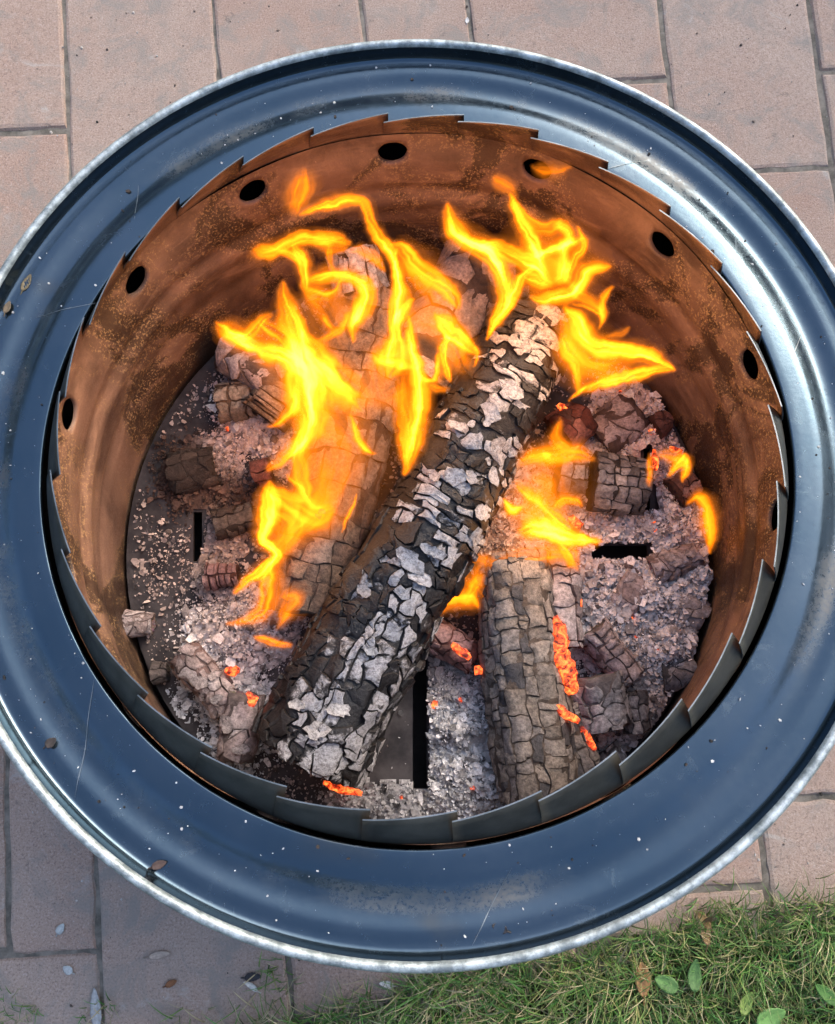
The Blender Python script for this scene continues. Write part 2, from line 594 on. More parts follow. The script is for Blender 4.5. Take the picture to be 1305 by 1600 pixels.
# dark space round the drum, seen through its holes and beside the teeth
v, f = lathe([(.345, H - .022), (.345, H - .24)], 120)
build("air_jacket", v, f, M_SHELL, pit)

# sawtooth tabs standing round the drum's mouth
NT_ = 28
for k in range(NT_):
    a0 = R(83.0) - 2 * math.pi * k / NT_
    span = 2 * math.pi / NT_ * 1.07
    n_s, n_h = 8, 5
    jt, jr = rnd.uniform(-.0015, .0015), rnd.uniform(-.0012, .0012)
    vs, fs = [], []
    for side in (0, 1):
        for i in range(n_s + 1):
            s = i / n_s
            ph = a0 - span * s
            for q in range(n_h + 1):
                t = q / n_h
                z = H - .022 + (.0275 + .0165 * (.5 + .5 * math.sin(a0)) + jt + .0022 * s) * t
                rbase, rtop = .2988, .2752 + .002 * math.sin(a0) + jr + .0070 * s
                r = rbase + (rtop - rbase) * (t ** 1.25) - .0005
                r += side * .0010
                vs.append((r * math.cos(ph), r * math.sin(ph), z))
    m = (n_s + 1) * (n_h + 1)
    idx = lambda s, i, q: s * m + i * (n_h + 1) + q
    fin, fout, fedge = [], [], []
    for i in range(n_s):
        for q in range(n_h):
            fin.append((idx(0, i, q), idx(0, i + 1, q), idx(0, i + 1, q + 1), idx(0, i, q + 1)))
            fout.append((idx(1, i, q + 1), idx(1, i + 1, q + 1), idx(1, i + 1, q), idx(1, i, q)))
        fedge.append((idx(0, i, n_h), idx(0, i + 1, n_h), idx(1, i + 1, n_h), idx(1, i, n_h)))
    for i in (0, n_s):
        for q in range(n_h):
            fedge.append((idx(0, i, q), idx(0, i, q + 1), idx(1, i, q + 1), idx(1, i, q)))
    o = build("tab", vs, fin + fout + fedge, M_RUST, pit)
    o.data.materials.append(M_TAB); o.data.materials.append(M_TABEDGE)
    mi = [0] * len(fin) + [1] * len(fout) + [2] * len(fedge)
    o.data.polygons.foreach_set("material_index", mi)
    o.data.polygons.foreach_set("use_smooth", [True] * (len(fin) + len(fout)) + [False] * len(fedge))

# floor plate with slots cut through
ZF = H - .185
FY = -.037
v = [(.288 * math.cos(2 * math.pi * i / 96), .288 * math.sin(2 * math.pi * i / 96), z) for z in (ZF - .004, ZF) for i in range(96)]
f = [tuple(range(96))[::-1], tuple(range(96, 192))] + [(i, (i + 1) % 96, 96 + (i + 1) % 96, 96 + i) for i in range(96)]
v = [(x, y + FY, z) for x, y, z in v]
plate = build("floor_plate", v, f, M_PLATE, pit, smooth=False)
SLOTS = [((925, 852), (1012, 875)), ((645, 1008), (667, 1232)), ((302, 800), (316, 878)), ((1006, 700), (1016, 800)), ((560, 420), (580, 520)), ((150 + 70, 1010), (236, 1060))]
import bmesh
for (xa, ya), (xb, yb) in SLOTS[:4]:
    quad = [at(xa, yb, ZF), at(xb, yb, ZF), at(xb, ya, ZF), at(xa, ya, ZF)]
    bm = bmesh.new()
    lo_v = [bm.verts.new((q[0], q[1], ZF - .02)) for q in quad]
    hi_v = [bm.verts.new((q[0], q[1], ZF + .02)) for q in quad]
    bm.faces.new(lo_v[::-1]); bm.faces.new(hi_v)
    for i in range(4):
        j = (i + 1) % 4
        bm.faces.new((lo_v[i], lo_v[j], hi_v[j], hi_v[i]))
    bmesh.ops.recalc_face_normals(bm, faces=bm.faces)
    cme = bpy.data.meshes.new("slot_cutter"); bm.to_mesh(cme); bm.free()
    cut = bpy.data.objects.new("slot_cutter", cme); COL.objects.link(cut)
    md = plate.modifiers.new("slot", 'BOOLEAN')
    md.operation = 'DIFFERENCE'; md.object = cut; md.solver = 'EXACT'
    bpy.context.view_layer.update()
    me2 = bpy.data.meshes.new_from_object(plate.evaluated_get(bpy.context.evaluated_depsgraph_get()))
    plate.modifiers.clear(); plate.data = me2
    bpy.data.objects.remove(cut)
v, f = lathe([(.001, H - .24), (.345, H - .24)], 60)
build("ash_pan", v, f, M_SHELL, pit)


# ------------------------------------------------------------------ logs
def voronoi(W, L, cw, cl, jit=.42, seed=0):
    """cells of a jittered running-bond lattice over a W x L sheet -> list of polygons"""
    rr = random.Random(seed)
    nv, nu = max(1, round(W / cw)), max(1, round(L / cl))
    pts = []
    for a in range(-1, nv + 1):
        off = rr.random()
        for b in range(-2, nu + 2):
            pts.append(((a + .5 + rr.uniform(-jit, jit) * .6) * W / nv, (b + off + rr.uniform(-jit, jit)) * L / nu))
    pts = np.array(pts)
    sc = np.array([1.0, cw / cl])
    out = []
    for i, p in enumerate(pts):
        if not (0 <= p[0] <= W and 0 <= p[1] <= L):
            continue
        d = (((pts - p) * sc) ** 2).sum(1)
        poly = [(p[0] - 2 * cw, p[1] - 2 * cl), (p[0] + 2 * cw, p[1] - 2 * cl), (p[0] + 2 * cw, p[1] + 2 * cl), (p[0] - 2 * cw, p[1] + 2 * cl)]
        for j in np.argsort(d)[1:14]:
            q = pts[j]
            mx, my = (p + q) / 2
            nx, ny = (q - p) * sc * sc
            new = []
            for k in range(len(poly)):
                A, B = poly[k], poly[(k + 1) % len(poly)]
                da = (A[0] - mx) * nx + (A[1] - my) * ny
                db = (B[0] - mx) * nx + (B[1] - my) * ny
                if da <= 0: new.append(A)
                if da * db < 0:
                    t = da / (da - db)
                    new.append((A[0] + (B[0] - A[0]) * t, A[1] + (B[1] - A[1]) * t))
            poly = new
            if len(poly) < 3: break
        if len(poly) >= 3:
            out.append((p, np.clip(np.array(poly), (-.004, -.004), (W + .004, L + .004))))
    return out


def char_cells(W, L, cw, cl, seed=0, across=False):
    """cells of burnt wood: long cracks one way, short cracks breaking each strip up"""
    rr = random.Random(seed)
    A, B, ca, cb = (W, L, cw, cl) if not across else (L, W, cl, cw)
    cuts = [0.0]
    while cuts[-1] < A - .5 * ca: cuts.append(cuts[-1] + ca * rr.uniform(.65, 1.4))
    cuts[-1] = A
    out = []
    for a0, a1 in zip(cuts[:-1], cuts[1:]):
        b0 = -cb * rr.random() * .5
        while b0 < B:
            b1 = b0 + cb * rr.choice((.55, .8, 1.0, 1.2, 1.6)) * rr.uniform(.85, 1.15)
            if B - b1 < .35 * cb: b1 = B + .001
            lo, hi = max(b0, -.002), min(b1, B + .002)
            if hi - lo > .25 * cb:
                sk = rr.uniform(-.12, .12) * cb
                q = [(a0, lo), (a1, lo + sk), (a1, hi + sk * .5), (a0, hi)]
                if across: q = [(y, x) for x, y in q][::-1]
                q = np.array(q)
                out.append((q.mean(0), q))
            b0 = b1
    return out


class Log:
    def __init__(self, p0, p1, r0, r1, seed=0, flat=1.0, bend=0.0):
        self.p0, self.p1 = np.array(p0, float), np.array(p1, float)
        self.L = np.linalg.norm(self.p1 - self.p0)
        self.a = (self.p1 - self.p0) / self.L
        up = np.array([0, 0, 1.0]); up = up - self.a * (up @ self.a)
        if np.linalg.norm(up) < .2: up = np.array([0, 1.0, 0]) - self.a * self.a[1]
        self.up = up / np.linalg.norm(up)
        self.s = np.cross(self.a, self.up)
        self.r0, self.r1, self.seed, self.flat, self.bend = r0, r1, seed, flat, bend

    def rad(self, u, phi):
        t = u / self.L
        r = self.r0 + (self.r1 - self.r0) * t
        return r * (1 + .13 * mnoise.noise(Vector((math.cos(phi) * 1.3 + self.seed, math.sin(phi) * 1.3, u * 14 + self.seed * .37)))
                    + .05 * mnoise.noise(Vector((math.cos(phi) * 4 + self.seed, math.sin(phi) * 4, u * 50))))

    def pt(self, u, phi, h=0.0, k=1.0):
        r = self.rad(u, phi) * k + h
        t = u / self.L
        c = self.p0 + self.a * u + self.s * (self.bend * math.sin(math.pi * t))
        return c + self.s * (math.sin(phi) * r) + self.up * (math.cos(phi) * r * self.flat)

    def core(self, parent, name, col, mat=None, nphi=40, nu=None, jag=.006):
        nu = nu or max(8, int(self.L / .006))
        vs, cs, fs = [], [], []
        for i in range(nu + 1):
            for j in range(nphi):
                ph = 2 * math.pi * j / nphi
                u = self.L * i / nu
                if i in (0, nu):
                    u += jag * mnoise.noise(Vector((math.cos(ph) * 2.2 + self.seed, math.sin(ph) * 2.2, i * 1.7)))
                h = .0016 * mnoise.noise(Vector((math.cos(ph) * 9, math.sin(ph) * 9, u * 160 + self.seed)))
                vs.append(self.pt(u, ph, h)); k = .7 + .6 * rnd.random()
                cs.append(tuple(c * k for c in col))
        for i in range(nu):
            for j in range(nphi):
                k = (j + 1) % nphi
                fs.append((i * nphi + j, i * nphi + k, (i + 1) * nphi + k, (i + 1) * nphi + j))
        for i, sgn in ((0, 1), (nu, -1)):       # rough ends: two rings and a centre
            base = i * nphi
            prev = list(range(base, base + nphi))
            for kk in (.72, .4):
                cur = []
                for j in range(nphi):
                    ph = 2 * math.pi * j / nphi
                    vs.append(self.pt(self.L * i / nu + jag * .8 * mnoise.noise(Vector((math.cos(ph) * 5 * kk + 7, math.sin(ph) * 5 * kk + self.seed, i))), ph, 0, kk))
                    cs.append(tuple(c * (.6 + .8 * rnd.random()) for c in col)); cur.append(len(vs) - 1)
                for j in range(nphi):
                    k = (j + 1) % nphi
                    fs.append((prev[j], cur[j], cur[k], prev[k]) if sgn > 0 else (prev[k], cur[k], cur[j], prev[j]))
                prev = cur
            vs.append(self.pt(self.L * i / nu, 0, 0, .01)); cs.append(col)
            for j in range(nphi):
                k = (j + 1) % nphi
                fs.append((prev[j], len(vs) - 1, prev[k]) if sgn > 0 else (prev[k], len(vs) - 1, prev[j]))
        return build(name, vs, fs, mat or M_CORE, parent, cols=cs, attrs={"ash": [.16] * len(vs)})

    def blocks(self, parent, cw, cl, palette, gap=.0016, lift=(.002, .006), arc=(-100, 100), keep=None, seed=0, jit=.42, tilt=.25, name="char_block", dome=.001, limit=290, warp=.30, mode='cells', urange=(0, 1), mat=None):
        """alligator char: each raised block of the cracked skin is a mesh of its own"""
        rr = random.Random(seed)
        rm = (self.r0 + self.r1) / 2
        a0, a1 = R(arc[0]), R(arc[1])
        W = rm * (a1 - a0)
        cells = voronoi(W, self.L, cw, cl, jit, seed) if mode == 'voronoi' else char_cells(W, self.L, cw, cl, seed, mode == 'across')
        cells = [(c, q) for c, q in cells if urange[0] <= c[1] / self.L < urange[1]]
        rr.shuffle(cells)
        cells.sort(key=lambda c: abs(a0 + c[0][0] / rm - .1))
        rest = ([], [], [], [])
        cnt = 0
        for c, poly in cells:
            ph_c, u_c = a0 + c[0] / rm, c[1]
            if keep and rr.random() > keep(u_c / self.L, ph_c): continue
            cnt += 1
            ctr = poly.mean(0)
            sz = min(np.ptp(poly[:, 0]), np.ptp(poly[:, 1]))
            if sz < .002: continue
            # subdivide and roughen the outline
            ring = []
            m = len(poly)
            for k in range(m):
                A, B = poly[k], poly[(k + 1) % m]
                nn = int(min(4, max(1, round(np.linalg.norm(B - A) / (.30 * max(sz, .006))))))
                for q in range(nn):
                    e_ = A + (B - A) * q / nn
                    k1, k2 = e_ / max(cw, cl) * 1.3, e_ / max(cw, cl) * 3.7
                    wv = np.array([mnoise.noise(Vector((k1[0], k1[1], seed + 1.5))) + .45 * mnoise.noise(Vector((k2[0], k2[1], seed + 6.5))),
                                   mnoise.noise(Vector((k1[0] + 9, k1[1], seed + 3.5))) + .45 * mnoise.noise(Vector((k2[0] + 9, k2[1], seed + 8.5)))])
                    ring.append(e_ + wv * min(cw, cl) * warp)
            ring = np.array(ring)
            g2 = gap * (.35 + 2.2 * rr.random() ** 2)
            kx = max(.25, 1 - 2 * g2 / max(np.ptp(poly[:, 0]), 1e-4)); ky = max(.25, 1 - 2 * g2 / max(np.ptp(poly[:, 1]), 1e-4))
            ring = ctr + (ring - ctr) * np.array([kx, ky])
            hh = rr.uniform(*lift)
            tx, ty = rr.uniform(-tilt, tilt), rr.uniform(-tilt, tilt)
            pal = palette(u_c / self.L, ph_c, rr)
            top, edge = np.array(pal[0]), np.array(pal[1])
            vs, cs, ah = [], [], []
            n_ = len(ring)
            amt = min(1.0, max(0.0, (float(top.mean()) - .05) / .25))
            for kk, hk, ck in ((1.03, -.002, 0), (1.0, hh * .75, .18), (.95, hh, .75), (.5, hh + dome * .3, 1.0)):
                for q in ring:
                    p = ctr + (q - ctr) * kk
                    d = p - ctr
                    h = hk + (tx * d[0] + ty * d[1] if hk > 0 else 0) + (rr.uniform(-1, 1) * .0005 if hk > 0 else 0)
                    vs.append(self.pt(min(max(p[1], -.002), self.L + .002), a0 + p[0] / rm, h))
                    f_ = min(1, max(0, ck + rr.uniform(-.22, .22)))
                    cs.append(edge + (top - edge) * f_ if mat is None else np.array((.40, .40, .41)) * rr.uniform(.85, 1.1)); ah.append(f_ * (.12 + .88 * amt))
            vs.append(self.pt(min(max(ctr[1], 0), self.L), a0 + ctr[0] / rm, hh + dome * rr.uniform(.0, .8))); cs.append(top if mat is None else np.array((.42, .42, .43))); ah.append(.12 + .88 * amt)
            fs = [(a * n_ + i, (a + 1) * n_ + i, (a + 1) * n_ + (i + 1) % n_, a * n_ + (i + 1) % n_) for a in range(3) for i in range(n_)]
            fs += [(3 * n_ + i, 4 * n_, 3 * n_ + (i + 1) % n_) for i in range(n_)]
            # outward orientation
            vv = np.array(vs)
            nrm = np.cross(vv[3 * n_ + 1] - vv[3 * n_], vv[4 * n_] - vv[3 * n_])
            if nrm @ (vv[4 * n_] - (self.p0 + self.a * u_c)) > 0: fs = [t[::-1] for t in fs]
            if cnt > limit:                      # past the limit: one joined part
                b_ = len(rest[0]); rest[0].extend(vs); rest[1].extend([tuple(i + b_ for i in t) for t in fs]); rest[2].extend(cs); rest[3].extend(ah)
                continue
            o = build(name, vs, fs, mat or M_BLOCK, parent, cols=cs, attrs={"ash": ah})
            o.data.set_sharp_from_angle(angle=R(38))
        if rest[0]:
            o = build("char_crust", rest[0], rest[1], mat or M_BLOCK, parent, cols=rest[2], attrs={"ash": rest[3]})
            o.data.set_sharp_from_angle(angle=R(38)); o["kind"] = "stuff"
        return cnt

    def flake(self, parent, u, ph, size, col, lift=.006, rr=rnd, name="ash_flake", asp=1.0, curl=.25):
        """a thin curled plate of ash lying on the log"""
        n_ = rr.randint(11, 15)
        rm = (self.r0 + self.r1) / 2
        th0 = rr.uniform(0, 6.28)
        outline = [size * (.62 + .38 * rr.random()) * (1 + .25 * math.cos(2 * (2 * math.pi * i / n_) + th0)) for i in range(n_)]
        tx, ty = rr.uniform(-curl, curl), rr.uniform(-curl, curl)
        vs, cs = [], []
        for lay, dz in ((0, 0.0), (1, -.0006)):
            for kk in (1.0, .6):
                for i in range(n_):
                    a = 2 * math.pi * i / n_
                    dx, dy = outline[i] * math.cos(a) * kk, outline[i] * math.sin(a) * kk * asp
                    h = lift + dz + tx * dx + ty * dy + (.10 * size * kk ** 2 * rr.uniform(0, 1.2))
                    vs.append(self.pt(u + dy, ph + dx / rm, h))
                    cs.append(np.array(col) * rr.uniform(.75, 1.15) * (.85 if kk == 1 else 1))
            vs.append(self.pt(u, ph, lift + dz)); cs.append(np.array(col))
        m = 2 * n_ + 1
        fs = []
        for i in range(n_):
            j = (i + 1) % n_
            fs += [(i, n_ + i, n_ + j, j), (n_ + i, 2 * n_, n_ + j), (m + j, m + n_ + j, m + n_ + i, m + i), (m + n_ + j, m + 2 * n_, m + n_ + i), (i, j, m + j, m + i)]
        build(name, vs, fs, M_CHAR, parent, cols=cs, attrs={"ash": [(.62 if (i % m) < n_ else .95) for i in range(2 * m)]}).data.set_sharp_from_angle(angle=R(50))


def pal_main(t, ph, rr):
    """white ash skin on the crests of the big log, bare char elsewhere"""
    f = mnoise.noise(Vector((t * 12, ph * 2.6, 4.2))) * .55 + mnoise.noise(Vector((t * 30, ph * 6, 1.2))) * .35
    ash = .56 + 1.25 * f + rr.uniform(-.17, .17) - .55 * max(0, -ph - .30)
    if ph < -.8: ash -= .25
    if .36 < t < .45: ash -= .30
    if t < .34: ash += .10
    ash = min(1, max(0, ash))
    if ash > .42:
        k = .06 + .30 * (ash - .42) / .58 + rr.uniform(-.03, .05)
        w_ = rr.choice(((1, 1, 1.03), (1, .98, .96), (.97, 1, 1.06)))
        return tuple(k * q for q in w_), (.03, .028, .028)
    if ph < -.6: return rr.choice([(.055, .034, .025), (.03, .022, .018), (.075, .05, .038)]), (.012, .009, .008)
    return rr.choice([(.03, .03, .033), (.045, .045, .05)]), (.010, .010, .010)


def thing(name, label, cat, loc, group=None):
    return tag(empty(name, loc), label, cat, group)


ZL = ZF                                     # level of the floor plate
LOGG = "burning logs and log pieces in the fire pit"

# --- the big charred log lying from the front wall up over the others
p0, p1 = at(478, 1178, ZL + .056), at(842, 492, ZL + .098)
L1 = Log(p0, p1, .0510, .0400, 3.1, bend=.004)
t1 = thing("charred_log", "big charred log crusted with white ash, propped diagonally over the other logs", "log", tuple((p0 + p1) / 2 - [0, 0, .04]), LOGG)
L1.core(t1, "log_body", (.30, .29, .29), mat=M_CHAR)
L1.blocks(t1, .0100, .0140, pal_main, gap=.0005, lift=(.0006, .0036), arc=(-100, 100), seed=5, tilt=.14, keep=lambda t, ph: .95 if ph > -.7 else .7, limit=150, urange=(0, .47), warp=.75, mat=M_CHAR)
L1.blocks(t1, .0185, .0078, pal_main, gap=.0005, lift=(.0006, .0036), arc=(-100, 100), seed=6, tilt=.14, keep=lambda t, ph: .95 if ph > -.7 else .7, limit=150, urange=(.47, 1.01), warp=.85, mode='across', mat=M_CHAR)
WH = [(.46, .46, .47), (.42, .43, .45), (.40, .38, .37), (.50, .49, .47)]
r5 = random.Random(21)
for t, ph, s in ((.42, .05, .019), (.455, .3, .017), (.40, .32, .014), (.47, -.15, .013), (.60, .05, .016), (.615, .3, .012), (.64, .72, .014), (.57, .85, .012), (.585, -.3, .011), (.70, .5, .013),
                 (.78, .75, .015), (.97, .25, .019), (.93, .5, .017), (.90, .05, .016), (.86, .3, .015), (.99, .65, .012), (.80, .25, .014), (.74, .1, .013), (.69, -.3, .011),
                 (.30, .45, .010), (.27, -.1, .010), (.20, .55, .012), (.165, .75, .011), (.12, .2, .012), (.07, .05, .013), (.33, -.45, .011), (.09, -.45, .009), (.36, .75, .011), (.52, .95, .01), (.24, .2, .009)):
    for k_ in range(r5.choice((0, 1, 1, 2))):     # a broken scrap or a cluster of them
        L1.flake(t1, t * L1.L + r5.gauss(0, .007) * (k_ > 0), ph + r5.gauss(0, .14) * (k_ > 0), s * r5.uniform(.55, .95) * (1 if k_ == 0 else .5), r5.choice(WH), lift=r5.uniform(.0028, .0048), rr=r5, asp=r5.uniform(.55, 1.2))

GREYBEIGE = lambda t, ph, rr: (rr.choice([(.30, .245, .21), (.36, .30, .26), (.26, .21, .18), (.22, .17, .14)]), (.04, .028, .02))
TAN = lambda t, ph, rr: (rr.choice([(.23, .195, .16), (.28, .24, .20), (.20, .17, .14), (.25, .22, .195)]) if rr.random() < .88 else (.07, .068, .07), (.035, .026, .02))
BROWN = lambda t, ph, rr: (rr.choice([(.13, .085, .06), (.17, .12, .085), (.10, .07, .05), (.20, .15, .12)]) if t < .35 else rr.choice([(.16, .12, .092), (.20, .155, .125), (.13, .098, .075)]), (.06, .04, .03))
DARKGRID = lambda t, ph, rr: (rr.choice([(.24, .235, .24), (.17, .165, .17), (.09, .088, .09), (.30, .29, .285)]), (.025, .022, .022))
PINKASH = lambda t, ph, rr: (rr.choice([(.42, .36, .35), (.35, .29, .28), (.47, .42, .41), (.28, .23, .22)]), (.08, .055, .05))
GREYASH = lambda t, ph, rr: (rr.choice([(.30, .29, .29), (.37, .35, .35), (.24, .235, .24), (.42, .40, .40)]), (.06, .055, .055))
SMALL = (4, 5)


def log(label, a, za, b, zb, r0, r1, pal, cw, cl, core, seed, name="log", cat="log", lift=(.0003, .0022), gap=.0005, arc=(-100, 100), jit=.3, tilt=.16, keep=None, flat=1.0, bend=0.0, flakes=0, mode='cells', warp=.28):
    p, q = at(*a, ZL + za), at(*b, ZL + zb)
    Lg = Log(p, q, r0, r1, seed, flat, bend)
    t_ = thing(name, label, cat, tuple((p + q) / 2 - [0, 0, min(r0, za)]), LOGG)
    Lg.core(t_, "log_body", core, nphi=32, jag=.004)
    Lg.blocks(t_, cw, cl, pal, gap=gap, lift=lift, arc=arc, seed=int(seed * 10), jit=jit, tilt=tilt, keep=keep, mode='voronoi' if jit > .4 else mode, warp=.55 if jit > .4 else warp)
    for k in range(flakes):
        Lg.flake(t_, rnd.uniform(.1, .9) * Lg.L, rnd.uniform(-1, 1), rnd.uniform(.004, .008), (.42, .38, .37), lift=lift[1] + .001)
    return Lg, t_


log("long brown log cracked into squares, under the tall flame beside the big charred log", (478, 962), .036, (588, 470), .052, .038, .043, BROWN, .017, .026, (.05, .032, .022), 4.2, lift=(.0005, .0012), gap=.0003, mode='across')
log("pale beige split log at the back with a few deep cracks", (655, 600), .042, (762, 428), .05, .050, .046, GREYBEIGE, .030, .036, (.05, .035, .026), 6.4, lift=(.0008, .002), gap=.0008, jit=.45)
log("short grey log end leaning on the back wall of the drum", (566, 455), .07, (550, 392), .088, .026, .024, GREYASH, .012, .016, (.03, .025, .022), 7.7)
L5, t5 = log("tan log cracked into a neat grid, glowing along its split, at the front", (798, 872), .040, (846, 1245), .038, .037, .038, TAN, .0130, .0135, (.085, .064, .048), 8.9, jit=.16, lift=(.0003, .0016), arc=(-70, 100), gap=.00035, flat=.84)
log("narrow tan strip of log right of the glowing split by the front tabs", (866, 1112), .030, (912, 1222), .028, .023, .021, TAN, .0110, .0120, (.085, .064, .048), 9.3, jit=.22, gap=.0004, lift=(.0003, .0016))
log("pinkish grey log piece ringed by cracks above the glowing split", (866, 868), .036, (880, 1012), .034, .020, .017, PINKASH, .015, .016, (.09, .05, .04), 10.4)
log("fat round grey ember knob beside the glowing split", (925, 1058), .030, (942, 1136), .028, .027, .025, GREYASH, .016, .017, (.10, .09, .09), 11.2, name="log_piece", lift=(.0008, .002), jit=.45)
log("slender pinkish log piece behind the fat grey knob", (925, 985), .022, (985, 1062), .020, .016, .014, PINKASH, .012, .014, (.12, .09, .085), 12.9, name="log_piece")
log("small dark grey squared piece right of the fat grey knob", (983, 1082), .02, (990, 1142), .018, .016, .015, DARKGRID, .011, .012, (.04, .04, .042), 13.1, name="log_piece")
log("barrel shaped dark log piece with grey squares in the ash at the right", (926, 752), .030, (1006, 762), .028, .029, .026, DARKGRID, .0125, .0125, (.022, .02, .02), 14.3, name="log_piece", arc=(-110, 110))
log("thin dark stub joined end on to the barrel shaped dark piece", (872, 742), .028, (912, 747), .026, .021, .019, DARKGRID, .012, .010, (.025, .022, .02), 15.5, name="log_piece")
log("pale lump of log under the left tip of the flame by the drum wall", (356, 548), .024, (446, 606), .03, .021, .024, PINKASH, .020, .022, (.10, .07, .055), 16.2, name="log_piece", jit=.45)
log("small tan squared lump left of the tall flame", (345, 628), .018, (398, 622), .02, .018, .017, TAN, .014, .016, (.09, .06, .04), 17.8, name="log_piece")
log("dark ribbed log end beside the small tan lump", (412, 652), .026, (446, 606), .03, .023, .02, BROWN, .03, .0075, (.03, .018, .012), 18.6, name="log_piece", lift=(.002, .004))
log("crumbling pink ash stick lying left of the big charred log", (288, 1022), .017, (360, 1108), .018, .0165, .014, PINKASH, .013, .015, (.16, .11, .10), 19.1, name="log_piece", jit=.45, flakes=4)
log("upright grey ash stub against the lower end of the big charred log", (386, 1085), .03, (368, 1188), .026, .0165, .0165, PINKASH, .018, .022, (.12, .10, .095), 20.7, name="log_piece", jit=.45, flakes=3)
log("small pale ash block lying alone near the left drum wall", (198, 974), .011, (238, 976), .011, .011, .010, PINKASH, .009, .010, (.2, .16, .15), 21.3, name="log_piece", jit=.45)
log("short reddish ribbed fragment below the left floor slot", (325, 902), .012, (372, 898), .013, .012, .010, lambda t, ph, rr: (rr.choice([(.22, .13, .13), (.3, .2, .19)]), (.05, .02, .02)), .016, .006, (.06, .025, .02), 22.2, name="log_piece")
log("reddish ash covered ember stick left of the tan gridded log", (668, 985), .018, (742, 1030), .02, .015, .014, lambda t, ph, rr: (rr.choice([(.40, .25, .23), (.32, .19, .17), (.22, .12, .10)]), (.07, .03, .02)), .012, .014, (.14, .05, .04), 23.7, name="log_piece", jit=.45)
log("crumbly ash slab beside the floor slot at the right", (1018, 893), .014, (1088, 868), .014, .014, .012, PINKASH, .013, .013, (.2, .15, .14), 24.4, name="log_piece", jit=.45, flakes=3)
log("reddish brown nugget in the ash by the right drum wall", (1050, 772), .014, (1082, 756), .014, .0155, .013, lambda t, ph, rr: (rr.choice([(.26, .14, .11), (.34, .22, .19), (.16, .08, .06)]), (.05, .02, .015)), .014, .014, (.07, .03, .022), 25.3, name="log_piece", jit=.45)
log("dark red nugget half sunk in the ash near the floor plate's upper right edge", (1022, 668), .010, (1042, 656), .010, .012, .010, lambda t, ph, rr: ((.13, .06, .05), (.03, .012, .01)), .014, .014, (.05, .02, .016), 26.9, name="log_piece", jit=.45)
log("dark red glowing nugget touching the right flank of the big charred log", (876, 682), .03, (914, 652), .03, .022, .018, lambda t, ph, rr: (rr.choice([(.2, .07, .05), (.3, .14, .11), (.1, .05, .04)]), (.05, .014, .01)), .016, .016, (.10, .03, .02), 27.4, name="log_piece", jit=.45)
log("little dark charcoal cube on the bare plate at the lower left", (243, 1052), .008, (262, 1050), .008, .010, .009, lambda t, ph, rr: ((.10, .085, .08), (.02, .016, .015)), .010, .010, (.03, .024, .022), 28.8, name="log_piece", jit=.4)
log("dull red charcoal lump at the left foot of the tall flame", (398, 742), .014, (424, 736), .014, .014, .012, lambda t, ph, rr: (rr.choice([(.14, .05, .04), (.09, .04, .03)]), (.03, .01, .008)), .013, .013, (.05, .016, .012), 29.8, name="log_piece", jit=.4)


log("broad cracked ash slab sunk in the ash below the right floor slot", (962, 918), .008, (1002, 938), .008, .024, .020, PINKASH, .016, .017, (.3, .26, .25), 31.3, name="log_piece", jit=.45, flat=.55)
log("pale collapsed slab lying flat near the right drum wall, under the crumbly ash slab", (1048, 938), .008, (1096, 968), .007, .022, .018, GREYASH, .018, .016, (.3, .28, .28), 32.7, name="log_piece", jit=.45, flat=.5)
log("low dark cracked lump by the right drum wall, beyond the small dark squared piece", (1030, 1052), .009, (1078, 1040), .009, .020, .017, DARKGRID, .013, .013, (.05, .05, .052), 33.9, name="log_piece", jit=.45, flat=.7)
log("pinkish split slab with two dark cracks behind the barrel shaped dark piece", (934, 690), .010, (990, 640), .009, .024, .022, PINKASH, .022, .024, (.10, .07, .06), 34.2, name="log_piece", jit=.45, flat=.6)
log("grey curved splinter of char lying by the front tabs at the right", (944, 1172), .010, (975, 1215), .010, .013, .010, GREYASH, .010, .018, (.1, .09, .09), 35.8, name="log_piece", flat=.8)
log("black burnt lump on the dark patch at the left of the floor plate", (268, 742), .008, (335, 728), .009, .021, .018, lambda t, ph, rr: (rr.choice([(.045, .03, .024), (.07, .05, .04), (.03, .02, .016)]), (.012, .008, .006)), .013, .014, (.02, .013, .010), 36.1, name="log_piece", jit=.45, flat=.6)
log("short black bar of charcoal between the left floor slot and the flame", (338, 822), .010, (396, 806), .010, .015, .013, lambda t, ph, rr: (rr.choice([(.05, .035, .028), (.09, .075, .065)]), (.014, .010, .008)), .012, .014, (.022, .016, .013), 37.5, name="log_piece", flat=.8)

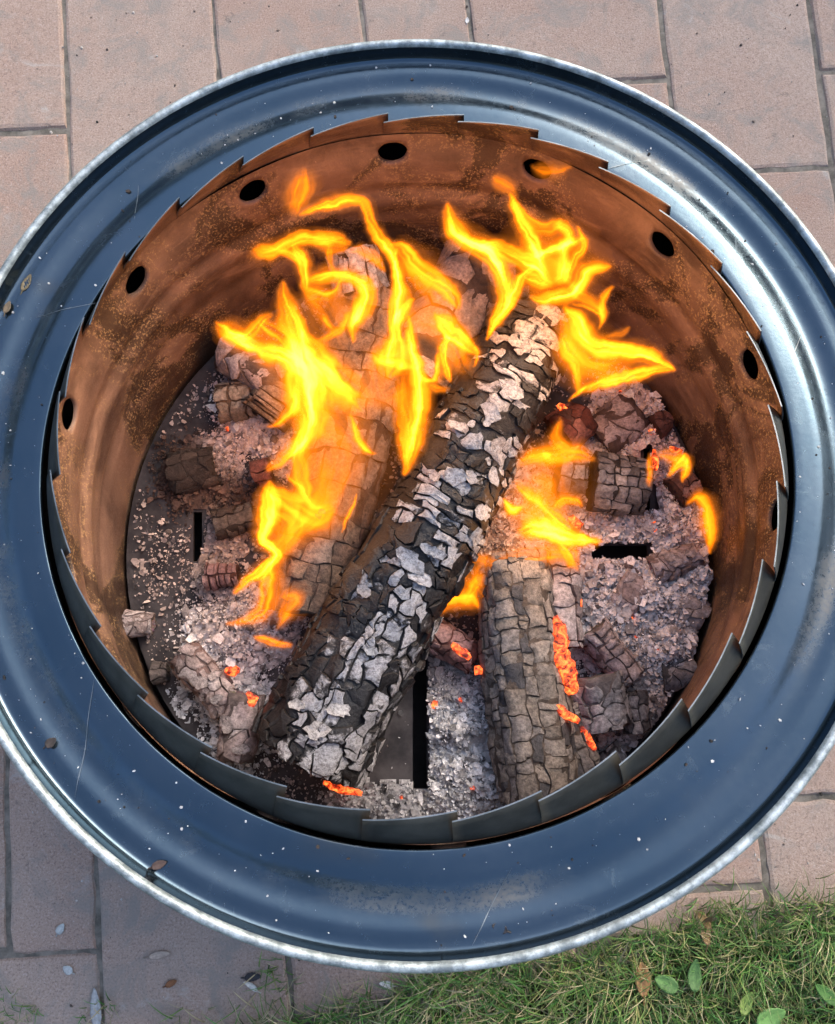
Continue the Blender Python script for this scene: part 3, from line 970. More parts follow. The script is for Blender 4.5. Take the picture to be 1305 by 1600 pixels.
# ------------------------------------------------------------------ embers glowing between the pieces
def ember_strip(label, pts, w, z, seed, kind_parent=None):
    """a rough ridge of glowing coal along a crack"""
    rr = random.Random(seed)
    P = [at(x, y, ZL + z) for x, y in pts]
    vs, fs = [], []
    N_ = 6
    tot = []
    for a, b in zip(P[:-1], P[1:]):
        k = max(2, int(np.linalg.norm(b - a) / .004))
        tot += [a + (b - a) * i / k for i in range(k)]
    tot.append(P[-1])
    for i, c in enumerate(tot):
        d = tot[min(i + 1, len(tot) - 1)] - tot[max(i - 1, 0)]
        s = np.cross(d, [0, 0, 1.0]); s /= (np.linalg.norm(s) + 1e-9)
        e = math.sin(math.pi * min(1, max(0, (i + .4) / len(tot)))) ** .5
        for j in range(N_):
            a = 2 * math.pi * j / N_
            k = w * e * rr.uniform(.65, 1.3)
            vs.append(c + s * math.cos(a) * k + np.array([0, 0, 1]) * math.sin(a) * k * .7)
    for i in range(len(tot) - 1):
        for j in range(N_):
            k = (j + 1) % N_
            fs.append((i * N_ + j, i * N_ + k, (i + 1) * N_ + k, (i + 1) * N_ + j))
    fs += [tuple(range(N_)), tuple(range((len(tot) - 1) * N_, len(tot) * N_))[::-1]]
    o = build("ember", vs, fs, M_EMBER, None, smooth=False)
    ctr = o.data.vertices[0].co.copy()
    return tag(o, label, "ember", "glowing embers")


ember_strip("longest glowing ember crack, right of the tan gridded log", [(868, 962), (876, 1000), (872, 1020), (886, 1048), (896, 1085)], .0100, 0.0570, 1)
ember_strip("glowing ember crack slanting below the dark hole of the split tan log", [(832, 1078), (842, 1115), (852, 1150), (862, 1195)], .0042, 0.0620, 2)
ember_strip("short glowing edge along the top of the narrow tan strip", [(840, 1108), (870, 1106), (905, 1128)], .0042, 0.0640, 3)
ember_strip("glowing ember line between the narrow tan strip and the fat grey knob", [(908, 1134), (920, 1155), (930, 1172)], .003, 0.0480, 4)
ember_strip("dim ember line beside the ringed pinkish grey piece", [(842, 880), (848, 910), (850, 938)], .004, 0.0470, 5)
ember_strip("small ember ring right of the ringed pinkish grey piece", [(892, 925), (906, 938), (904, 955), (892, 962)], .0025, 0.0370, 6)
ember_strip("orange ember spot on the left edge of the tan gridded log", [(746, 1040), (748, 1054)], .005, 0.0420, 7)
ember_strip("ember spot low on the left flank of the tan gridded log", [(770, 1095), (774, 1115)], .0035, 0.0420, 8)
ember_strip("ember bits in the reddish ash stick beside the big charred log", [(706, 1006), (724, 1020), (734, 1030)], .004, 0.0460, 9)
ember_strip("embers under the lower end of the big charred log", [(505, 1222), (525, 1228), (548, 1236), (566, 1240)], .004, 0.0240, 10)
ember_strip("glowing nook above the dark red nugget at the charred log's right flank", [(872, 632), (888, 648), (906, 640)], .006, 0.0400, 11)
ember_strip("orange rimmed ember below the dark red glowing nugget", [(872, 690), (890, 712), (905, 698)], .0055, 0.0420, 12)
ember_strip("ember crack by the small flame near the right edge", [(1022, 702), (1024, 735)], .0035, 0.0260, 13)
ember_strip("ember streak on the ash below the small flame at the right", [(1046, 700), (1066, 706)], .003, 0.0240, 14)
ember_strip("pink ember at the end of the crumbling ash stick", [(352, 1046), (366, 1050), (372, 1042)], .004, 0.0260, 15)
ember_strip("ember glowing on top of the upright ash stub", [(386, 1082), (396, 1092), (392, 1104)], .004, 0.0600, 16)
ember_strip("ember at the left end of the dark barrel shaped piece's ash", [(892, 806), (900, 820), (898, 838)], .006, 0.0320, 17)
ember_strip("faint ember on the ash left of the fat grey knob's tip", [(880, 872), (905, 880)], .004, 0.0320, 18)

# ------------------------------------------------------------------ ash bed
# blobs of ash: photo pixel, radius in pixels, depth in metres, tint
BLOBS = [(1010, 650, 75, .010, 1), (950, 700, 60, .012, 1), (1040, 830, 90, .013, 2), (930, 825, 75, .012, 2), (1060, 920, 95, .016, 3), (960, 930, 80, .014, 3), (1030, 1010, 90, .016, 3), (1040, 1080, 70, .010, 4),
         (960, 1170, 70, .012, 3), (890, 960, 60, .012, 2), (720, 1120, 62, .016, 5), (725, 1210, 66, .018, 5), (740, 1275, 60, .012, 5), (620, 1270, 55, .008, 6), (560, 1262, 50, .007, 6), (700, 1050, 45, .010, 4),
         (385, 985, 62, .010, 7), (420, 960, 50, .010, 7), (330, 985, 48, .006, 7), (345, 1080, 48, .006, 8), (400, 1120, 50, .010, 8), (400, 650, 55, .008, 1), (440, 700, 45, .010, 1), (390, 610, 45, .007, 1),
         (360, 700, 40, .004, 1), (330, 900, 45, .004, 4), (350, 850, 45, .004, 4), (320, 740, 62, .008, 9), (280, 760, 40, .004, 9), (400, 800, 45, .006, 9), (690, 425, 40, .012, 1), (740, 450, 50, .010, 1), (480, 430, 40, .008, 4),
         (230, 890, 35, .0022, 4), (360, 1190, 36, .010, 8), (820, 780, 60, .010, 1), (800, 850, 50, .012, 1), (290, 1100, 34, .003, 8)]
TINT = {1: (.68, .59, .56), 2: (.68, .63, .61), 3: (.68, .66, .65), 4: (.36, .295, .265), 5: (.60, .60, .595), 6: (.28, .28, .29), 7: (.64, .585, .56), 8: (.56, .58, .60), 9: (.075, .045, .034)}
BW = [(at(x, y, ZL)[:2], r * .00058, d, np.array(TINT[k])) for x, y, r, d, k in BLOBS]
step = .0022
gx = np.arange(-.29, .29, step); gy = np.arange(-.33, .26, step)
X, Y = np.meshgrid(gx, gy)


def ash_field(X, Y):
    hgt = np.zeros_like(X); wsum = np.full_like(X, 1e-6); col = np.zeros(X.shape + (3,))
    for c, r, d, t in BW:
        q = np.exp(-(((X - c[0]) ** 2 + (Y - c[1]) ** 2) / (r * r)) ** 1.2)
        hgt = np.maximum(hgt, q * d) + .25 * q * d
        wsum += q; col += q[..., None] * t
    return hgt, col / wsum[..., None]


hgt, colr = ash_field(X, Y)
nz1 = fbm(X * 120, Y * 120, 3, 4); nz2 = fbm(X * 40, Y * 40, 9, 3)
rr_ = np.hypot(X, Y - FY)
top = hgt * (.35 + 1.3 * nz2) + (nz1 - .5) * .008 * np.clip(hgt / .008, 0, 1) - .0022
slotmask = np.zeros_like(X, bool)
for (xa, ya), (xb, yb) in SLOTS[:4]:
    p, q, r_, s_ = at(xa, ya, ZF), at(xb, ya, ZF), at(xb, yb, ZF), at(xa, yb, ZF)
    lo = np.minimum.reduce([p, q, r_, s_]); hi = np.maximum.reduce([p, q, r_, s_])
    slotmask |= (X > lo[0] - .001) & (X < hi[0] + .001) & (Y > lo[1] - .001) & (Y < hi[1] + .001)
_w = (fbm(X * 130, Y * 130, 61, 3) - .5) * .022
bare = (X + _w > at(575, 1150, ZF)[0]) & (X < at(645, 1150, ZF)[0]) & (Y < at(640, 1020, ZF)[1]) & (Y + _w > at(640, 1226, ZF)[1])
edge_n = .284 + (fbm(X * 50, Y * 50, 21, 2) - .5) * .012
ok = (top > 0.0) & (rr_ < edge_n) & ~slotmask & ~bare
cellok = ok[:-1, :-1] | ok[1:, :-1] | ok[:-1, 1:] | ok[1:, 1:]
cellok &= ~(slotmask | bare)[:-1, :-1] & (rr_[:-1, :-1] < .286)
Zc = ZF + np.where(ok, np.maximum(top, .0004), -.001)
shade = (.65 + .7 * fbm(X * 220, Y * 220, 31, 3))[..., None]
C3 = np.clip(colr * shade, .01, .7)
dk = fbm(X * 90, Y * 90, 77, 3)
C3 = np.where((dk > .62)[..., None], C3 * .30, C3)
jj, ii = np.nonzero(cellok)
w = len(gx)
tag(build("ash_bed", np.stack([X.ravel(), Y.ravel(), Zc.ravel()], 1), np.stack([jj * w + ii, jj * w + ii + 1, (jj + 1) * w + ii + 1, (jj + 1) * w + ii], 1), M_ASH, cols=C3.reshape(-1, 3), smooth=False),
    "bed of pink grey ash over the floor plate", "ash", kind="stuff")


def flakes(name, n, smin, smax, dens, seed, zoff=(.0, .003), tiltmax=.95, bright=(.65, 1.6), asp=(.35, 1.0)):
    """irregular curled chips of ash strewn over the bed"""
    g_ = np.random.default_rng(seed)
    pts = []
    while len(pts) < n:
        a = g_.uniform((-.288, -.325), (.288, .252), (n * 3, 2))
        r = np.hypot(a[:, 0], a[:, 1] - FY)
        hg, cl = ash_field(a[:, 0], a[:, 1])
        i = np.clip(((a[:, 0] - gx[0]) / step).round().astype(int), 0, len(gx) - 1); j = np.clip(((a[:, 1] - gy[0]) / step).round().astype(int), 0, len(gy) - 1)
        clump = fbm(a[:, 0] * 55, a[:, 1] * 55, seed + 3, 2)
        k = (r < .282) & ~slotmask[j, i] & ((~bare[j, i]) | (g_.random(len(a)) < .02)) & (g_.random(len(a)) < dens(hg) * np.clip((clump - .3) * 3, .05, 1))
        for q in np.nonzero(k)[0]:
            pts.append((a[q, 0], a[q, 1], max(Zc[j[q], i[q]], ZF), cl[q] if hg[q] > .0004 else np.array((.40, .34, .31)), hg[q]))
    pts = pts[:n]
    K = 6
    V = np.zeros((n, K + 1, 3)); Cc = np.zeros((n, K + 1, 3))
    ang = g_.uniform(0, 6.28, n); s = smin + (smax - smin) * g_.random(n) ** 2.2
    ap = g_.uniform(*asp, n)
    tx, ty = g_.uniform(-tiltmax, tiltmax, n), g_.uniform(-tiltmax, tiltmax, n)
    curl = g_.uniform(-.6, .9, n)
    base = np.array([p[:3] for p in pts]); colb = np.array([p[3] for p in pts])
    for q in range(K):
        a = 2 * math.pi * q / K + g_.uniform(-.35, .35, n)
        rad = s * g_.uniform(.6, 1.1, n)
        lx, ly = rad * np.cos(a), rad * np.sin(a) * ap
        V[:, q, 0] = lx * np.cos(ang) - ly * np.sin(ang); V[:, q, 1] = lx * np.sin(ang) + ly * np.cos(ang)
        V[:, q, 2] = tx * lx + ty * ly + curl * lx * lx / s
    V += base[:, None, :]
    V[:, :, 2] += (g_.uniform(*zoff, n) + s * .25)[:, None]
    br = g_.uniform(*bright, n) * np.where(g_.random(n) < .13, .25, 1.0)
    Cc[:] = np.clip(colb * br[:, None], .008, .80)[:, None, :]
    idx = np.arange(n)[:, None] * (K + 1)
    F = np.stack([np.concatenate([idx + q, idx + (q + 1) % K, idx + K], 1) for q in range(K)], 1).reshape(-1, 3)
    return build(name, V.reshape(-1, 3), F, M_ASH, cols=Cc.reshape(-1, 3), smooth=False)


tag(flakes("ash_dust", 38000, .0005, .0017, lambda h: np.clip(.16 + h * 90, 0, 1), 1), "fine pale ash crumbs over the plate and bed", "ash", kind="stuff")
tag(flakes("ash_chips", 20000, .0012, .0036, lambda h: np.clip(.10 + h * 75, 0, 1), 2), "curled grey ash chips over the bed", "ash", kind="stuff")
tag(flakes("ash_scraps", 1100, .0030, .0075, lambda h: np.clip(.05 + h * 60, 0, 1), 4, tiltmax=.45), "larger ash scraps on the bed", "ash", kind="stuff")

def lumps(name, n, smin, smax, seed, label, emb=False):
    """crumbled bits of burnt wood lying in the ash"""
    g_ = random.Random(seed)
    vs, fs, cs = [], [], []
    phi_ = (1 + 5 ** .5) / 2
    ico = [(-1, phi_, 0), (1, phi_, 0), (-1, -phi_, 0), (1, -phi_, 0), (0, -1, phi_), (0, 1, phi_), (0, -1, -phi_), (0, 1, -phi_), (phi_, 0, -1), (phi_, 0, 1), (-phi_, 0, -1), (-phi_, 0, 1)]
    icf = [(0, 11, 5), (0, 5, 1), (0, 1, 7), (0, 7, 10), (0, 10, 11), (1, 5, 9), (5, 11, 4), (11, 10, 2), (10, 7, 6), (7, 1, 8), (3, 9, 4), (3, 4, 2), (3, 2, 6), (3, 6, 8), (3, 8, 9), (4, 9, 5), (2, 4, 11), (6, 2, 10), (8, 6, 7), (9, 8, 1)]
    while n > 0:
        x, y = g_.uniform(-.27, .27), g_.uniform(-.31, .23)
        if math.hypot(x, y - FY) > .272: continue
        i, j = int(round((x - gx[0]) / step)), int(round((y - gy[0]) / step))
        if slotmask[j, i] or bare[j, i] or g_.random() > min(1, .05 + hgt[j, i] * 75): continue
        n -= 1
        s_ = smin + (smax - smin) * g_.random() ** 2
        z_ = max(Zc[j, i], ZF) + s_ * .3
        c = colr[j, i] if hgt[j, i] > .001 else np.array((.4, .34, .31))
        c = c * g_.choice((.25, .5, .8, .9, 1.0, 1.1)); th = g_.uniform(0, 6.28); el = g_.uniform(1, 1.9); b = len(vs)
        ca, sa = math.cos(th), math.sin(th)
        for v in ico:
            k = s_ / 1.9 * g_.uniform(.7, 1.25)
            lx, ly, lz = v[0] * k * el, v[1] * k, v[2] * k * .75
            vs.append((x + lx * ca - ly * sa, y + lx * sa + ly * ca, z_ + lz)); cs.append(c * g_.uniform(.7, 1.2))
        fs += [tuple(b + q for q in t) for t in icf]
    return tag(build(name, vs, fs, M_EMBER if emb else M_ASH, cols=cs, smooth=False), label, "ember" if emb else "ash", kind="stuff")


lumps("ash_crumbs", 700, .0014, .0050, 41, "crumbled grey bits of burnt wood lying in the ash bed")
lumps("ember_crumbs", 26, .0016, .0036, 43, "tiny glowing crumbs scattered in the ash bed", emb=True)

# ------------------------------------------------------------------ flames
def catmull(pts, stp=2.0):
    P = np.array(pts, float)
    Q = np.vstack([2 * P[0] - P[1], P, 2 * P[-1] - P[-2]])
    out = []
    for i in range(1, len(Q) - 2):
        a, b, c, d = Q[i - 1:i + 3]
        n_ = max(2, int(np.linalg.norm(c[:2] - b[:2]) / stp))
        for t in np.arange(n_) / n_:
            out.append(.5 * (2 * b + (c - a) * t + (2 * a - 5 * b + 4 * c - d) * t * t + (3 * b - a - 3 * c + d) * t ** 3))
    out.append(P[-1])
    return np.array(out)


def flame(label, strokes, zfun, seed, thick=.018, group="flames rising from the logs"):
    """a tongue of fire: a closed, lens-thick glowing sheet; heat is highest along its streaks"""
    allp = np.concatenate([np.array([q[:2] for q in s[0]]) for s in strokes])
    wmax = max(q[2] for s in strokes for q in s[0])
    x0, y0 = allp.min(0) - wmax * 1.6 - 14; x1, y1 = allp.max(0) + wmax * 1.6 + 14
    stp = 2.0
    gx_, gy_ = np.arange(x0, x1, stp), np.arange(y0, y1, stp)
    GX, GY = np.meshgrid(gx_, gy_)
    wx = (fbm(GX * .022, GY * .022, seed, 3) - .5) * 15 + (fbm(GX * .08, GY * .08, seed + 5, 2) - .5) * 5
    wy = (fbm(GX * .022, GY * .022, seed + 40, 3) - .5) * 15 + (fbm(GX * .08, GY * .08, seed + 45, 2) - .5) * 5
    QX, QY = GX + wx, GY + wy
    heat = np.zeros_like(GX)
    for si, (pts, ht) in enumerate(strokes):
        S = catmull(pts)
        u = np.concatenate([[0], np.cumsum(np.linalg.norm(np.diff(S[:, :2], axis=0), axis=1))])
        wm = S[:, 2].max() * 2.3 + 4
        bx = (QX > S[:, 0].min() - wm) & (QX < S[:, 0].max() + wm) & (QY > S[:, 1].min() - wm) & (QY < S[:, 1].max() + wm)
        if not bx.any(): continue
        px_, py_ = QX[bx], QY[bx]
        best = np.full(px_.shape, 9.0); bu = np.zeros_like(px_); bv = np.zeros_like(px_)
        T = np.gradient(S[:, :2], axis=0); T /= (np.linalg.norm(T, axis=1, keepdims=True) + 1e-9)
        for k in range(len(S)):
            dx, dy = px_ - S[k, 0], py_ - S[k, 1]
            d = np.sqrt(dx * dx + dy * dy) / max(S[k, 2], 1.0)
            b = d < best
            best[b] = d[b]; bu[b] = u[k]; bv[b] = (dx[b] * -T[k, 1] + dy[b] * T[k, 0]) / max(S[k, 2], 1.0)
        prof = np.clip(1 - (best / 1.5) ** 2, 0, 1) ** 2.1 + .22 * np.clip(1 - (best / 2.3) ** 2, 0, 1) ** 1.8
        streak = fbm(bu * .016 + bv * .5, bv * 2.4 + bu * .006, seed + si * 7, 3)
        ends = np.clip(bu / (.16 * u[-1] + 1), 0, 1) * np.clip((u[-1] - bu) / (.20 * u[-1] + 1), 0, 1)
        ht_ = ht * (.42 + .58 * ends ** .8)
        m_ = .38 + 1.0 * np.clip((streak - .22) * 1.8, 0, 1)
        heat[bx] = heat[bx] + prof * ht_ * m_ * (1.3 if ht < .45 else 1.0) * (1 - .35 * heat[bx].clip(0, 1))
    heat = 1.12 * (1 - np.exp(-1.05 * heat.clip(0, 3)))
    act = heat > .012
    cell = act[:-1, :-1] | act[1:, :-1] | act[:-1, 1:] | act[1:, 1:]
    jj, ii = np.nonzero(cell)
    used = np.zeros(GX.shape, bool)
    for a, b in ((0, 0), (1, 0), (0, 1), (1, 1)): used[jj + a, ii + b] = True
    vid = np.full(GX.shape, -1); vid[used] = np.arange(used.sum())
    ux, uy, uh = GX[used], GY[used], heat[used]
    z = np.array([zfun(a, b) for a, b in zip(ux, uy)]) + (fbm(ux * .02, uy * .02, seed + 90, 2) - .5) * .02
    D = _fw[None] + np.outer((ux - 652.5) / F_PX, _rt) - np.outer((uy - 800) / F_PX, _up)
    mid = CAM + D * ((z - CAM[2]) / D[:, 2])[:, None]
    nrm = D / np.linalg.norm(D, axis=1, keepdims=True)
    th = thick * np.sqrt(np.clip(uh - .012, 0, 1))[:, None]
    V = np.concatenate([mid - nrm * th / 2, mid + nrm * th / 2])
    q = np.stack([vid[jj, ii], vid[jj, ii + 1], vid[jj + 1, ii + 1], vid[jj + 1, ii]], 1)
    Fc = np.concatenate([q[:, ::-1], q + used.sum()])
    o = build("flame", V, Fc, M_FLAME, attrs={"fire_heat": np.concatenate([uh, uh])})
    return tag(o, label, "flame", group)


def zlin(ya, za, yb, zb):
    return lambda x, y: H + za + (zb - za) * min(1.15, max(-.15, (y - ya) / (yb - ya)))


zA = zlin(980, -.115, 440, -.030)
flame("tallest flame, running down the left side of the big charred log with a side wing", [
    ([(441, 444, 4), (447, 472, 13), (456, 505, 16), (466, 540, 20), (478, 575, 32), (482, 615, 36), (486, 650, 25), (474, 684, 15), (452, 706, 9), (424, 731, 4)], 1.0),
    ([(470, 520, 6), (478, 580, 16), (484, 630, 14), (486, 668, 5)], .55),
    ([(490, 560, 10), (520, 590, 26), (548, 618, 24), (563, 640, 7)], .72),
    ([(478, 520, 6), (500, 560, 14), (520, 590, 12)], .4),
    ([(344, 506, 5), (358, 519, 13), (380, 532, 14), (410, 547, 13), (445, 561, 16), (470, 580, 14)], .95),
    ([(372, 530, 6), (396, 520, 12), (414, 502, 8), (424, 496, 4)], .60),
    ([(410, 508, 8), (432, 530, 18), (450, 556, 14)], .40),
    ([(460, 600, 6), (457, 632, 9), (443, 652, 8), (422, 666, 3)], .55),
    ([(548, 652, 3), (556, 680, 7), (568, 698, 7), (586, 708, 3)], .72),
    ([(505, 650, 26), (525, 700, 52), (510, 760, 46), (478, 810, 26), (440, 850, 8)], .27),
    ([(470, 680, 8), (472, 730, 14), (478, 770, 12), (488, 785, 4)], .32),
    ([(452, 738, 3), (470, 762, 6), (482, 780, 5), (487, 788, 2)], .6),
    ([(424, 752, 3), (424, 775, 11), (421, 800, 13), (414, 832, 11), (413, 848, 8), (428, 858, 7), (432, 872, 8), (418, 889, 9), (392, 904, 7), (368, 924, 3)], .98),
    ([(420, 765, 5), (440, 778, 14), (470, 795, 22), (494, 806, 20), (517, 797, 5)], .62),
    ([(428, 800, 8), (450, 820, 22), (440, 848, 12), (430, 858, 5)], .40),
    ([(428, 872, 6), (425, 910, 14), (416, 945, 15), (396, 964, 9), (354, 974, 3)], .44),
    ([(443, 936, 4), (460, 938, 14), (452, 955, 12), (434, 980, 4)], .36),
    ([(402, 998, 4), (424, 1002, 7), (450, 1008, 4)], .34),
], zA, 101)
flame("hooked flame curling over between the tall left flame and the middle flame", [
    ([(482, 437, 4), (500, 432, 9), (522, 430, 10), (546, 434, 12), (566, 444, 13), (574, 464, 15), (566, 486, 15), (553, 508, 9), (550, 535, 3)], .92),
    ([(556, 470, 7), (556, 490, 9), (552, 510, 5)], .5),
    ([(470, 446, 5), (490, 456, 9), (510, 462, 7), (526, 456, 4), (532, 440, 3)], .50),
    ([(478, 452, 12), (510, 490, 34), (530, 520, 20)], .20),
    ([(544, 488, 3), (534, 510, 6), (514, 526, 6), (497, 534, 3)], .45),
    ([(505, 492, 3), (512, 504, 4), (518, 512, 2)], .35),
], zlin(540, -.07, 430, -.035), 203)
flame("T-shaped flame highest on the left against the drum wall", [
    ([(400, 388, 4), (412, 394, 12), (432, 390, 11), (453, 377, 9), (474, 370, 9), (508, 373, 8), (530, 372, 7), (548, 378, 3)], .80),
    ([(462, 382, 5), (472, 398, 9), (476, 420, 9), (477, 442, 5), (480, 452, 3)], .85),
    ([(440, 392, 5), (458, 400, 9), (472, 412, 6)], .40),
    ([(500, 372, 10), (520, 382, 14), (545, 380, 5)], .25),
    ([(515, 385, 3), (518, 405, 4), (523, 425, 2)], .35),
], zlin(450, -.045, 370, -.015), 307)
flame("detached dim orange wisp in front of the rusty back wall", [
    ([(472, 272, 8), (470, 295, 17), (464, 318, 14), (460, 326, 5)], .40),
], zlin(330, -.02, 270, -.01), 311)
flame("forked middle flame arching up from behind the big charred log", [
    ([(470, 332, 3), (492, 324, 6), (515, 317, 9), (545, 312, 9), (564, 312, 8), (574, 325, 9), (580, 345, 8), (592, 372, 8), (606, 394, 9), (616, 412, 8), (620, 432, 6)], .72),
    ([(598, 378, 6), (610, 398, 7), (617, 415, 5)], .35),
    ([(619, 395, 3), (620, 420, 6), (624, 448, 9), (622, 476, 12), (619, 505, 12), (618, 530, 12), (613, 556, 24), (608, 580, 14), (606, 590, 5)], 1.0),
    ([(622, 490, 5), (619, 515, 7), (620, 545, 12)], .5),
    ([(648, 470, 2), (638, 483, 7), (628, 496, 9), (622, 510, 6)], .80),
    ([(642, 498, 3), (644, 520, 7), (646, 545, 8), (652, 570, 11), (655, 602, 13), (653, 640, 14), (648, 680, 13), (640, 712, 9), (635, 738, 4)], .92),
    ([(655, 560, 4), (657, 610, 6), (653, 660, 6), (644, 700, 4)], .45),
    ([(630, 600, 8), (628, 640, 12), (632, 680, 12), (636, 720, 6)], .30),
    ([(586, 548, 5), (600, 562, 16), (625, 568, 18), (645, 572, 12)], .6),
    ([(612, 384, 4), (628, 388, 10), (642, 400, 13), (654, 418, 13), (672, 434, 13), (694, 447, 12), (710, 465, 11), (716, 482, 4)], .70),
    ([(640, 410, 8), (655, 450, 34), (675, 490, 36), (700, 480, 16)], .25),
    ([(600, 540, 10), (590, 590, 20), (600, 620, 18), (625, 610, 12)], .22),
    ([(681, 490, 4), (692, 504, 11), (704, 518, 16), (718, 528, 13), (734, 544, 8), (742, 552, 3)], .98),
    ([(700, 520, 6), (697, 552, 6), (700, 576, 5), (704, 592, 2)], .75),
    ([(742, 540, 2), (746, 555, 4), (742, 570, 2)], .55),
    ([(690, 556, 4), (686, 574, 7), (680, 590, 7), (664, 592, 4), (660, 588, 2)], .72),
    ([(716, 530, 10), (715, 555, 22), (725, 570, 8)], .25),
    ([(548, 392, 3), (566, 390, 8), (584, 408, 8), (596, 424, 3)], .30),
], zlin(740, -.045, 320, -.008), 409)
flame("bright ragged flame at the upper end of the big charred log", [
    ([(697, 320, 4), (708, 352, 12), (726, 372, 14), (752, 388, 13), (772, 406, 12), (784, 432, 12), (786, 460, 10), (778, 488, 8), (764, 522, 3)], 1.0),
    ([(722, 366, 5), (752, 386, 6), (776, 412, 6), (784, 440, 4)], .5),
    ([(832, 418, 3), (816, 436, 6), (804, 460, 8), (788, 486, 7), (774, 508, 4), (760, 532, 2)], .88),
    ([(800, 430, 5), (798, 455, 7), (786, 478, 5)], .55),
    ([(745, 376, 4), (776, 389, 10), (808, 400, 11), (835, 414, 11), (856, 438, 6)], .90),
    ([(797, 306, 4), (804, 325, 8), (814, 347, 9), (828, 369, 9), (840, 394, 9), (850, 416, 6)], .92),
    ([(810, 320, 4), (830, 348, 10), (850, 356, 10), (872, 350, 8)], .38),
    ([(868, 352, 5), (878, 350, 9), (888, 366, 8), (888, 386, 6)], .82),
    ([(902, 356, 3), (912, 378, 6), (905, 400, 7), (894, 418, 7), (884, 436, 4)], .62),
    ([(838, 398, 5), (862, 390, 9), (886, 382, 8), (908, 374, 4)], .88),
    ([(880, 380, 6), (882, 410, 10), (878, 430, 9), (866, 440, 6)], .62),
    ([(826, 380, 14), (858, 410, 46), (880, 420, 34), (890, 440, 12)], .27),
    ([(826, 430, 4), (838, 438, 9), (856, 443, 5)], .80),
    ([(950, 414, 3), (938, 416, 9), (922, 423, 11), (910, 438, 9), (898, 452, 9), (878, 460, 9), (852, 466, 10), (834, 462, 4)], .92),
    ([(960, 452, 2), (944, 468, 6), (938, 488, 6), (936, 510, 2)], .50),
    ([(890, 440, 5), (910, 460, 10), (934, 480, 8), (938, 500, 3)], .35),
    ([(896, 470, 2), (916, 478, 3), (934, 488, 2)], .6),
    ([(884, 478, 5), (900, 500, 12), (912, 524, 14), (930, 540, 13), (962, 548, 13), (992, 551, 12), (1016, 556, 10), (1036, 566, 7), (1056, 578, 3)], .92),
    ([(940, 542, 6), (975, 548, 8), (1012, 556, 6)], .35),
    ([(1050, 576, 3), (1020, 578, 8), (990, 584, 9), (952, 596, 9), (922, 608, 6), (908, 612, 3)], .80),
    ([(890, 490, 12), (905, 545, 32), (935, 570, 28), (975, 570, 14)], .34),
    ([(878, 520, 4), (886, 550, 12), (902, 575, 12), (906, 600, 10), (904, 614, 4)], .52),
    ([(918, 606, 2), (905, 616, 3), (890, 628, 1.5)], .6),
    ([(982, 508, 2), (970, 518, 5), (948, 524, 3)], .20),
], zlin(620, -.055, 310, .012), 503)
flame("dim orange puff above the ragged flame near a drum hole", [
    ([(776, 274, 3), (790, 284, 12), (806, 300, 5)], .22),
    ([(838, 258, 4), (862, 264, 12), (890, 262, 4)], .18),
], zlin(300, .0, 250, .0), 557)
zS = zlin(900, -.125, 700, -.085)
flame("low spreading flame over the ash right of the big charred log", [
    ([(808, 722, 6), (838, 714, 14), (872, 712, 17), (905, 710, 15), (926, 716, 6)], .40),
    ([(846, 712, 3), (852, 714, 6), (860, 712, 2)], .7),
    ([(815, 748, 20), (848, 760, 44), (846, 800, 40), (838, 830, 20)], .28),
    ([(786, 780, 3), (796, 796, 9), (806, 798, 8), (818, 792, 3)], .95),
    ([(808, 752, 4), (828, 772, 7), (850, 788, 8), (878, 814, 9), (905, 836, 5)], .52),
    ([(818, 832, 6), (838, 828, 16), (866, 834, 17), (890, 842, 13), (918, 846, 9), (938, 846, 3)], .90),
    ([(830, 832, 6), (850, 834, 9), (880, 842, 6)], .25),
    ([(876, 852, 7), (888, 868, 11), (900, 886, 6)], .52),
    ([(872, 792, 3), (880, 782, 8), (898, 782, 7), (906, 790, 3)], .45),
    ([(740, 866, 5), (775, 876, 10), (815, 872, 12), (860, 868, 10), (890, 872, 4)], .34),
    ([(850, 810, 10), (865, 830, 20), (885, 850, 12)], .25),
    ([(876, 655, 3), (868, 680, 9), (884, 700, 8)], .35),
], zS, 601)
flame("small low flame licking the right flank of the big charred log", [
    ([(674, 958, 3), (690, 946, 10), (712, 936, 13), (734, 938, 10), (748, 944, 3)], .56),
    ([(752, 898, 4), (746, 918, 8), (730, 932, 8)], .42),
    ([(752, 880, 12), (742, 905, 22), (768, 938, 14)], .18),
], zS, 607)
flame("tiny forked flame on the ash near the right drum wall", [
    ([(1074, 712, 3), (1068, 722, 8), (1058, 732, 5), (1043, 744, 2)], .85),
    ([(1075, 720, 3), (1072, 738, 5), (1069, 752, 2)], .55),
    ([(1030, 712, 4), (1050, 716, 8), (1066, 720, 5)], .25),
    ([(1014, 712, 3), (1016, 735, 5), (1012, 756, 3)], .3),
], zS, 613)
flame("dull orange flame standing at the right edge of the floor plate", [
    ([(1076, 784, 4), (1092, 778, 9), (1104, 794, 12), (1109, 820, 11), (1112, 850, 5), (1113, 862, 2)], .42),
], zlin(860, -.155, 780, -.125), 617)
flame("thin flame glimpsed in the gap at the big charred log's left flank", [
    ([(556, 772, 1.2), (550, 790, 2.6), (542, 812, 2.6), (535, 834, 1.2)], .6),
], zlin(840, -.10, 770, -.095), 619)
flame("short flame in the dip between the beige log and the charred log", [
    ([(672, 598, 3), (686, 604, 6), (700, 606, 3)], .35),
], zlin(640, -.09, 590, -.08), 621)

